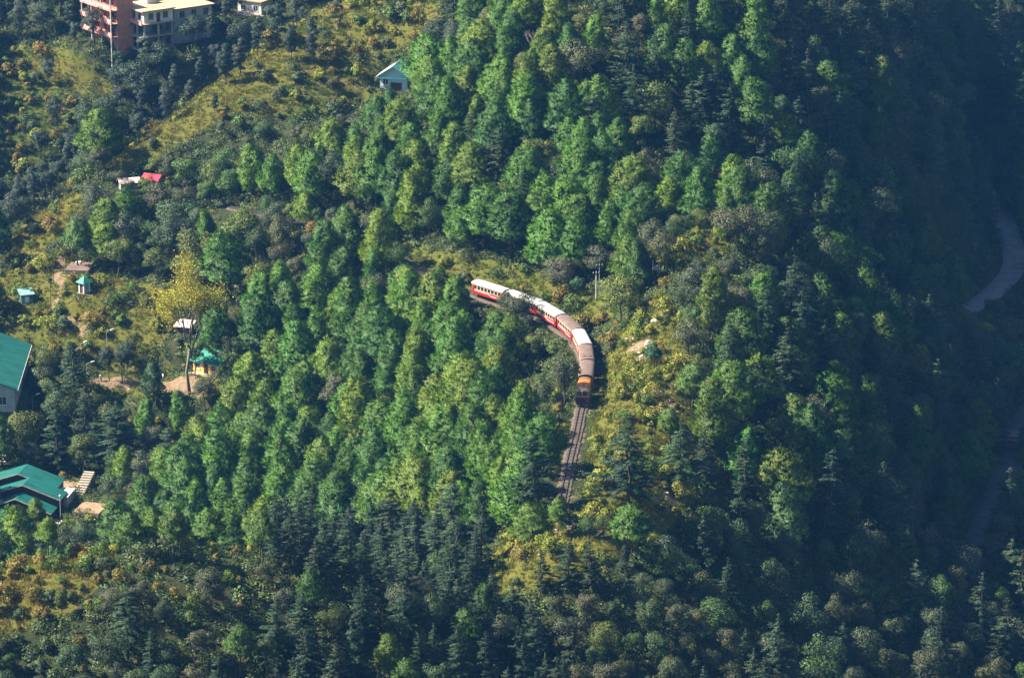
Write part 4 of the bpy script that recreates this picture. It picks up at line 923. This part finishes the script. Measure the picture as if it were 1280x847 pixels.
# paved yard and steps before the hall
p = SITE['yard']; h10 = empty('garden_stairway', np.array(at(4, 584, p[2])), 0, 'pale garden steps below the terracotta yard of the long hall', 'steps')
for i in range(6): MB().box(-3, .9-i*.05, i*.75, i*.75+.5, -.8+i*.28, -.55+i*.28).part('step', MAT['pale_pink_sheet'] if i % 2 else MAT['plaster_white'], h10)
q = np.array(at(8, 556, p[2]+1.1)); yd = MB().box(-6, 1.4, -3.2, 4.4, -2.5, .0).part('paved_yard', MAT['terracotta'], None, False, q, rad(-8)); tag(yd, 'terracotta paved yard in front of the long hall', None, None, 'structure')
# stepped gables
p = SITE['gable']; h11 = empty('gabled_hall', np.array(at(22, 648, p[2])), rad(-10), 'dark building with stepped teal green gable roofs by the steps', 'building'); h11.location.z = p[2]-.9
for i, (xc, y0, y1, zr, hw) in enumerate(((-1.6, 6.5, 11.5, 6.5, 6.3), (.4, 2.4, 6.5, 6.0, 6.2), (.2, -1.2, 2.4, 4.75, 5.8), (-3.2, -3.6, -1.2, 3.15, 6.3))):
    gable_wall(MB(), xc-hw, xc+hw, y0+.15, y1, -2.5, zr-2.25, 2.2).part('wall', MAT['maroon'] if i < 3 else MAT['tin'], h11)
    rf = gable_roof(MB(), xc-hw, xc+hw, y0, y1-.1, zr-2.2, 2.2, .14, .35).part('roof', MAT['green_tarp'] if False else MAT['green_sheet'], h11)
    sl = 2.2/hw
    for sg in (-1, 1): MB().prism([(xc, zr+.10), (xc+sg*(hw+.38), zr-2.2-sl*.38+.10), (xc+sg*(hw+.38), zr-2.2-sl*.38+.26), (xc, zr+.26)], 'y', y0-.42, y0-.34).part('verge_board', MAT['tin'], rf)
MB().box(3.2, 7.2, 5.2, 9.5, -2, 3.3).part('annex_wall', MAT['plaster_grey'], h11); MB().box(3.0, 7.4, 5.0, 9.7, 3.3, 3.5).part('annex_roof', MAT['plaster_white'], h11)
# flight of steps and terraces
p = SITE['steps']; z0 = p[2]; st = empty('flight_of_steps', np.array(at(96, 622, z0)), rad(-14), 'straight flight of pale steps beside the gabled green roof', 'steps')
for i in range(11): MB().box(-.95, .95, i*.62, i*.62+.36, -1.5, .22+i*.24).part('tread', MAT['concrete'], st); 
for i in range(11): MB().box(-.95, .95, i*.62+.36, i*.62+.62, -1.5, .05+i*.24).part('riser', MAT['iron'] if i % 1 else MAT['sleeper_wood'], st)
for i, (u, v, w, l_, nm) in enumerate(((86, 606, 1.7, 2.0, 'pale terrace slab between the gabled building and the steps'), (114, 634, 2.3, 2.6, 'sandy terrace at the foot of the flight of steps'), (70, 652, .9, 1.2, 'concrete footing slab under the lamp post'))):
    q = np.array(at(u, v, z0+(.6, .7, -.1)[i])); o = MB().box(-w, w, -l_, l_, -1.6, .0).part('terrace', MAT['sand' if i < 2 else 'plaster_white'], None, False, q, rad(-14)); tag(o, nm, None, None, 'structure')
# yellow house, green tarpaulin roof
p = SITE['yellow']; h12 = empty('yellow_house', p+np.array([.5, 1.2, 0]), rad(-32), 'yellow house with bright green sheet roof at the clearing', 'house')
gable_wall(MB(), -2.9, 2.9, -2.0, 3.2, -1, 2.3, 1.5, 'x').part('wall', MAT['yellow_paint'], h12)
gable_roof(MB(), -2.9, 2.9, -2.0, 3.2, 2.34, 1.5, .1, .5, 'x').part('roof', MAT['green_tarp'], h12)
for a in (-1.8, 1.6): window(h12, 'y-', (a, .8), .9, 1.0, 'white_paint', -2.0)
MB().box(-.5, .4, -2.06, -2.0, -1, 1.9).part('door', MAT['maroon'], h12); MB().box(-3.4, 3.2, -3.4, -2.05, -1, .06).part('verandah_floor', MAT['concrete'], h12)
# tin shack, two roofs in the trees
p = SITE['shack']; h13 = empty('tin_shack', p, rad(-18), 'small shack with rusty pink tin roof behind the yellow tree', 'shed')
MB().box(-1.3, 1.3, -.9, 1.1, -.6, 1.7).part('wall', MAT['maroon'], h13); MB().prism([(-1.3, 1.72), (1.5, 2.35), (1.5, 2.41), (-1.3, 1.78)], 'x', -1.7, 1.7).part('roof_sheet', MAT['pale_pink_sheet'], h13); MB().box(-.3, .4, -.95, -.89, -.6, 1.4).part('door', MAT['iron'], h13)
p = SITE['red']; h14 = empty('red_roofed_hut', p+np.array([2.2, 1.2, -.6]), rad(-25), 'hut with bright red sheet roof peeping from the trees', 'hut')
gable_wall(MB(), -1.6, 1.6, -1.2, 1.4, -.8, 2.0, .8, 'x').part('wall', MAT['plaster_white'], h14); gable_roof(MB(), -1.6, 1.6, -1.2, 1.4, 2.03, .8, .08, .3, 'x').part('roof', MAT['red_sheet'], h14)
h15 = empty('pink_roofed_hut', p+np.array([-2.2, -.5, -.4]), rad(18), 'hut with pale pink sheet roof beside the red-roofed hut', 'hut')
gable_wall(MB(), -1.8, 1.8, -1.0, 1.0, -.8, 1.7, .6, 'x').part('wall', MAT['plaster_grey'], h15); gable_roof(MB(), -1.8, 1.8, -1.0, 1.0, 1.73, .6, .08, .3, 'x').part('roof', MAT['pale_pink_sheet'], h15)

# ------------------------------------------------------------------ poles, lamps, truck, rocks
def pole(u, v, h, label, arms=1, m='plaster_grey', r=.09):
    p = ground(u, v); o = empty('utility_pole', p, rad(15), label, 'pole'); MB().tube([(0, 0, -.6), (0, 0, h)], [r, r*.65], 8).part('shaft', MAT[m], o)
    for i in range(arms):
        ca_ = MB().box(-.6, .6, -.05, .05, h-.35-i*.5, h-.25-i*.5).part('crossarm', MAT['iron'], o)
        for x in (-.5, 0, .5): MB().tube([(x, 0, h-.25-i*.5), (x, 0, h-.05-i*.5)], [.05, .035], 6).part('insulator', MAT['white_paint'], ca_)
    return o
pole(745, 376, 5.2, 'pale slim pole standing behind the bend of the train', 1, 'plaster_white', .11); pole(749, 372, 6, 'taller thin pole beside the pale pole behind the bend', 1, 'plaster_grey', .06)
pole(773, 44, 5.5, 'grey pole with crossarm in the wood at the top of the slope', 2); pole(64, 392, 6.2, 'dark wooden pole on the meadow near the teal shed', 1, 'sleeper_wood')
p = ground(820, 348); o = empty('transformer_pole', p, rad(8), 'twin concrete pole carrying a transformer on the knoll', 'pole')
for x in (-.55, .55): MB().tube([(x, 0, -.6), (x, 0, 3.2)], [.09, .07], 8).part('shaft', MAT['plaster_white'], o)
MB().box(-.8, .8, -.06, .06, 2.75, 2.87).part('crossarm', MAT['iron'], o); MB().box(-.35, .35, -.25, .25, 1.5, 2.2).part('transformer', MAT['plaster_grey'], o)
for u, v, h, a, lb in ((76, 650, 4.2, 0, 'white lamp post by the gabled green building'), (134, 446, 4.6, 35, 'curved street lamp rising over the dark clearing trees'), (109, 478, 3.4, 25, 'street lamp with slanting arm at the clearing entrance'), (41, 520, 3.6, 30, 'street lamp among bushes beside the long hall'), (101, 452, 3.2, 40, 'short street lamp above the tall dark evergreen')):
    p = ground(u, v); o = empty('street_lamp', p, rad(a), lb, 'street lamp', 'street lamps of the village'); MB().tube([(0, 0, -.5), (0, 0, h)], [.07, .045], 8).part('post', MAT['plaster_grey'], o)
    if a: MB().tube([(0, 0, h), (.35, 0, h+.25), (.9, 0, h+.35)], [.04, .035, .03], 6).part('arm', MAT['plaster_grey'], o); MB().loft([[(.8, -.12, h+.26), (.8, .12, h+.26), (.8, .1, h+.42), (.8, -.1, h+.42)], [(1.5, -.1, h+.38), (1.5, .1, h+.38), (1.5, .07, h+.5), (1.5, -.07, h+.5)]]).part('lamp_head', MAT['white_paint'], o)
    else: MB().tube([(0, 0, h), (0, 0, h+.1), (0, 0, h+.3), (0, 0, h+.4)], [.06, .17, .17, .05], 10).part('lamp_globe', MAT['white_paint'], o)
# truck on the lower road
kk = int(np.argmin(np.abs(project(*ROADS[1].T)[1]-560))); p = ROADS[1][kk]; t = ROADS[1][kk+2]-p
o = empty('truck', (p[0], p[1], p[2]+.06), math.atan2(t[1], t[0])-PI/2, 'small red truck on the shaded lower valley road', 'truck')
MB().box(-1, 1, -2.6, 1.3, .7, .85).part('chassis', MAT['iron'], o); MB().box(-1.05, 1.05, -2.7, .9, .85, 2.5).part('cargo_body', MAT['truck_red'], o)
cb = MB().prism([(1.0, .6), (1.0, 2.2), (2.2, 2.2), (2.6, 1.5), (2.7, .6)], 'x', -.98, .98).part('cab', MAT['truck_red'], o)
MB().box(-.85, .85, 2.36, 2.5, 1.55, 2.05).part('windscreen', MAT['glass_dark'], cb)
for x in (-.95, .95):
    for y in (-1.8, 1.9): w = MB().tube([(x-.14, y, .42), (x+.14, y, .42)], .42, 12).part('wheel', MAT['iron'], o)
# rocks
def rock_mesh(seed):
    import bmesh
    r = random.Random(seed); b = bmesh.new(); bmesh.ops.create_icosphere(b, subdivisions=2, radius=1)
    ax = Vector((r.uniform(.7, 1.2), r.uniform(.6, 1), r.uniform(.4, .75)))
    pl = [(Vector((r.gauss(0, 1), r.gauss(0, 1), r.gauss(0, 1))).normalized(), r.uniform(.55, .85)) for _ in range(9)]
    for v in b.verts:
        for n_, d_ in pl:
            q = v.co.dot(n_)
            if q > d_: v.co -= n_*(q-d_)
        v.co = Vector((v.co.x*ax.x, v.co.y*ax.y, v.co.z*ax.z))*r.uniform(.95, 1.05)
    me = bpy.data.meshes.new('rock'); b.to_mesh(me); b.free(); me.materials.append(MAT['rock']); return me
RM = [rock_mesh(i) for i in range(6)]; ROCKS = []
rr_ = random.Random(4)
for (u, v, du, dv, n_, s0, s1) in ((815, 400, 10, 12, 10, .35, .8), (800, 435, 16, 14, 14, .3, .8), (812, 492, 26, 8, 12, .25, .6), (835, 510, 18, 10, 6, .2, .5), (690, 668, 26, 10, 7, .2, .45), (660, 692, 24, 14, 5, .2, .4), (835, 622, 12, 6, 6, .2, .5), (745, 655, 20, 8, 5, .15, .35), (50, 310, 14, 5, 4, .15, .35), (430, 100, 40, 20, 6, .15, .4)):
    for i in range(n_):
        a, b_ = u+rr_.gauss(0, .5)*du, v+rr_.gauss(0, .5)*dv; p = ground(a, b_); s_ = rr_.uniform(s0, s1)*.8
        o = obj('rock', RM[rr_.randrange(6)], None, None, (p[0], p[1], float(zq(p[0], p[1]))+s_*.12)); o.scale = (s_, s_, s_); o.rotation_euler = (rr_.uniform(-.3, .3), rr_.uniform(-.3, .3), rr_.uniform(0, 6.28)); ROCKS.append((o, a, b_, s_))

# ------------------------------------------------------------------ yellow poplar, dead tree, people
def special_trees():
    r = random.Random(31); b = MB(); tips = []
    def br(p, d, L_, r0, dep):
        e = p+d*L_; mid = p.lerp(e, .5)+Vector((r.uniform(-.06, .06), r.uniform(-.06, .06), 0))*L_; b.tube([p, mid, e], [r0, r0*.75, r0*.5], 5)
        if dep == 0: tips.append((mid, e)); return
        for k in range(r.randint(2, 3)):
            nd = (d+Vector((r.uniform(-.55, .55), r.uniform(-.55, .55), r.uniform(.0, .4)))).normalized(); br(p.lerp(e, r.uniform(.55, 1)), nd, L_*r.uniform(.55, .8), r0*.5, dep-1)
    br(Vector((0, 0, -.5)), Vector((.02, 0, 1)), 5.6, .19, 0)
    for k, (a, tl) in enumerate(((0, .28), (2.2, .35), (4.1, .3), (5.4, .18), (1.1, .12))): br(Vector((.1, 0, 3.6+.4*k)), Vector((math.cos(a)*tl, math.sin(a)*tl, 1)).normalized(), 3.4, .10, 3)
    o = empty('poplar_tree', YEL, 0, 'tall sparse yellow-leaved poplar with bare forked trunk at the clearing', 'tree'); b.part('trunk', MAT['pale_bark'], o, True)
    q = np.random.default_rng(3); C = []
    for m_, e in tips:
        C.append(np.array(m_.lerp(e, .7))+q.normal(0, 1, (130, 3))*np.array([.5, .5, .6]))
    C = np.concatenate(C); C = C[C[:, 2] > 4.6]; cr = obj('crown', soup('crown', *quads(C, unit(q.normal(0, 1, C.shape)), q, .045, .10), MAT['leaf']), o); cr['tint'] = [.34, .31, .02]
    o.scale = (1.9, 1.9, 1.85)
    b = MB(); tips.clear()
    br(Vector((0, 0, -.5)), Vector((0, 0, 1)), 2.6, .2, 0)
    for k in range(7): a = k*.9; br(Vector((0, 0, 1.2+.15*k)), Vector((math.cos(a)*.8, math.sin(a)*.8, .9)).normalized(), 1.5, .11, 3)
    d = empty('dead_tree', DEAD, 0, 'bare grey leafless tree among the pines on the upper slope', 'tree'); b.part('trunk', MAT['pale_bark'], d, True); d.scale = (1.35, 1.35, 1.25)
special_trees()
def person(u, v, label, top, legs, rz, pose=0):
    p = ground(u, v); o = empty('person', p, rz, label, 'person')
    J = {'pel': (0, 0, .93), 'ch': (0, .0, 1.35), 'nk': (0, -.01, 1.5), 'hd': (0, -.03, 1.66), 'lh': (.1, 0, .9), 'lk': (.11, -.03-.1*pose, .5), 'lf': (.12, .02+.12*pose, .07), 'lt': (.12, -.13+.12*pose, .04),
         'rh': (-.1, 0, .9), 'rk': (-.11, -.03-.06*pose, .5), 'rf': (-.12, .02-.2*pose, .07), 'rt': (-.12, -.13-.2*pose, .04), 'ls': (.19, 0, 1.42), 'le': (.26, .03, 1.14), 'lw': (.25, -.1, .9), 'lp': (.25, -.13, .8), 'rs': (-.19, 0, 1.42), 're': (-.26, .03, 1.14), 'rw': (-.25, -.1, .9), 'rp': (-.25, -.13, .8)}
    R = {'pel': .14, 'ch': .16, 'nk': .06, 'hd': .105, 'lh': .10, 'lk': .065, 'lf': .045, 'lt': .035, 'ls': .065, 'le': .047, 'lw': .035, 'lp': .035}
    E_ = [('pel', 'ch'), ('ch', 'nk'), ('nk', 'hd'), ('pel', 'lh'), ('lh', 'lk'), ('lk', 'lf'), ('lf', 'lt'), ('pel', 'rh'), ('rh', 'rk'), ('rk', 'rf'), ('rf', 'rt'), ('ch', 'ls'), ('ls', 'le'), ('le', 'lw'), ('lw', 'lp'), ('ch', 'rs'), ('rs', 're'), ('re', 'rw'), ('rw', 'rp')]
    ks = list(J); me = bpy.data.meshes.new('body'); me.from_pydata([J[k] for k in ks], [(ks.index(a), ks.index(b)) for a, b in E_], [])
    bo = obj('body', me, o); bo.modifiers.new('skin', 'SKIN'); sv = me.skin_vertices[0].data
    for i, k in enumerate(ks): rr = R.get(k) or R['l'+k[1:]]; sv[i].radius = (rr, rr*.8); sv[i].use_root = k == 'pel'
    bo.modifiers.new('sub', 'SUBSURF').levels = 1; bo.modifiers['sub'].render_levels = 2; me.materials.append(MAT['skin'])
    b = MB(); rings = []
    for z, a, c in ((.88, .185, .14), (1.1, .165, .13), (1.35, .21, .15), (1.47, .17, .11), (1.53, .075, .07)): rings.append([(a*math.cos(t), c*math.sin(t), z) for t in np.linspace(0, 2*PI, 14, endpoint=False)])
    b.loft(rings).part('shirt', MAT[top], o, True)
    for s_ in ('l', 'r'):
        MB().tube([J[s_+'s'], J[s_+'e']], [.085, .068], 8).part('sleeve', MAT[top], o, True)
        MB().tube([J[s_+'h'], J[s_+'k'], (J[s_+'f'][0], J[s_+'f'][1], .1)], [.125, .088, .075], 8).part('trouser_leg', MAT[legs], o, True)
    MB().tube([(0, .0, 1.62), (0, .02, 1.72), (0, .03, 1.80)], [.112, .128, .06], 10).part('hair', MAT['iron'], o, True)
person(197, 489, 'person in a pink top standing under the yellow tree', 'shirt_pink', 'cloth_dark', .6); person(204, 477, 'person in white shirt standing on the bare clearing', 'cloth_white', 'cloth_dark', -1.2, 1); person(126, 478, 'person in white top walking in along the sandy path', 'cloth_white', 'cloth_dark', 1.4, 1)

# ------------------------------------------------------------------ labels for the trees, shrubs and rocks: what they look like and where they stand
MARK = [('the locomotive', 728, 480), ('the white-roofed bend coach', 726, 418), ('the half-hidden coach', 688, 384), ('the last coach', 612, 356), ('the grassy trackside bench', 540, 318), ('the pale poles', 747, 350),
 ('the transformer pole', 820, 332), ('the pale rock slabs', 806, 425), ('the lone knoll cedar', 785, 590), ('the lone spur pine', 697, 650), ('the open track end', 704, 615), ('the vivid green pine', 930, 570), ('the pine with pale limbs', 990, 530),
 ('the upper road bend', 1230, 370), ('the small truck', 1258, 555), ('the lower valley road', 1222, 680), ('the tall soft green pine', 980, 640), ('the leafless grey tree', 664, 48), ('the blue gabled house', 490, 95), ('the golden grass slope', 250, 120),
 ('the stilted concrete house', 190, 25), ('the pink balcony building', 125, 20), ('the terraced clearing', 420, 80), ('the brown maize field', 85, 98), ('the red-roofed hut', 190, 225), ('the lower golden meadow', 60, 270), ('the green-roofed pavilion', 106, 355), ('the flat water tank', 98, 332), ('the teal shed', 33, 368),
 ('the yellow poplar', 220, 375), ('the yellow house', 262, 450), ('the clearing', 180, 478), ('the long hall', 18, 460), ('the flight of steps', 102, 605), ('the gabled green building', 35, 605), ('the far open track', 298, 258), ('the ridge crest pines', 195, 665), ('the rusty ridge grass', 50, 740),
 ('the pine stand middle', 480, 520), ('the upper pine slope', 560, 200), ('the big dark wood', 1000, 120), ('the crowning cedar', 790, 130), ('the foot of the near ridge', 480, 800), ('the foot of the shaded slope', 900, 800), ('the near ridge cedars', 420, 710), ('the dark corner slope', 1120, 760), ('the fern slope', 880, 300), ('the far wooded wall', 1150, 80)]
DIRS = {'up': 'uphill of', 'down': 'downhill of', 'l': 'village-side of', 'r': 'road-side of'}
ORD = ['first', 'second', 'third', 'fourth', 'fifth', 'sixth', 'seventh', 'eighth', 'ninth', 'tenth', 'eleventh', 'twelfth', 'thirteenth', 'fourteenth', 'fifteenth', 'sixteenth', 'seventeenth', 'eighteenth', 'nineteenth', 'twentieth']
NOUN = {'pine_tree': 'pine', 'cedar_tree': 'cedar', 'broadleaf_tree': 'broadleaf tree', 'cypress_tree': 'slim tree', 'shrub': 'shrub', 'rock': 'pale rock'}
MED = {}
for n_ in GRP: hs = sorted(r['h'] for r in THINGS if r['n'] == n_) or [1]; MED[n_] = (hs[len(hs)//4], hs[3*len(hs)//4])
bins = {}
def place(u, v):
    m_ = min(MARK, key=lambda q: math.hypot(u-q[1], v-q[2])); du, dv = u-m_[1], v-m_[2]
    return m_[0], ('r' if du > 0 else 'l') if abs(du) > abs(dv) else ('down' if dv > 0 else 'up'), math.hypot(du, dv)
for r in THINGS:
    o = r['o']; o['group'] = GRP[r['n']]; o['category'] = 'shrub' if r['n'] == 'shrub' else 'tree'
    if r['note']: o['label'] = r['note']; continue
    mk, dr, ds = place(r['u'], r['vm'])
    size = 'tall' if r['h'] > MED[r['n']][1] else 'small' if r['h'] < MED[r['n']][0] else 'middling'
    bins.setdefault((mk, dr, r['n'], size, r['wd']), []).append((ds, o))
for (o, u, v, s_) in ROCKS:
    mk, dr, ds = place(u, v); o['group'] = 'pale rocks on the open slopes'; o['category'] = 'rock'
    bins.setdefault((mk, dr, 'rock', 'broad' if s_ > .45 else 'small', 'weathered'), []).append((ds, o))
for (mk, dr, n_, size, wd), L_ in bins.items():
    L_.sort(key=lambda q: q[0])
    for i, (ds, o) in enumerate(L_):
        o['label'] = f"{size} {wd} {NOUN[n_]}, "+(f"{ORD[min(i, 19)]} one " if len(L_) > 1 else '')+f"{DIRS[dr]} {mk}"
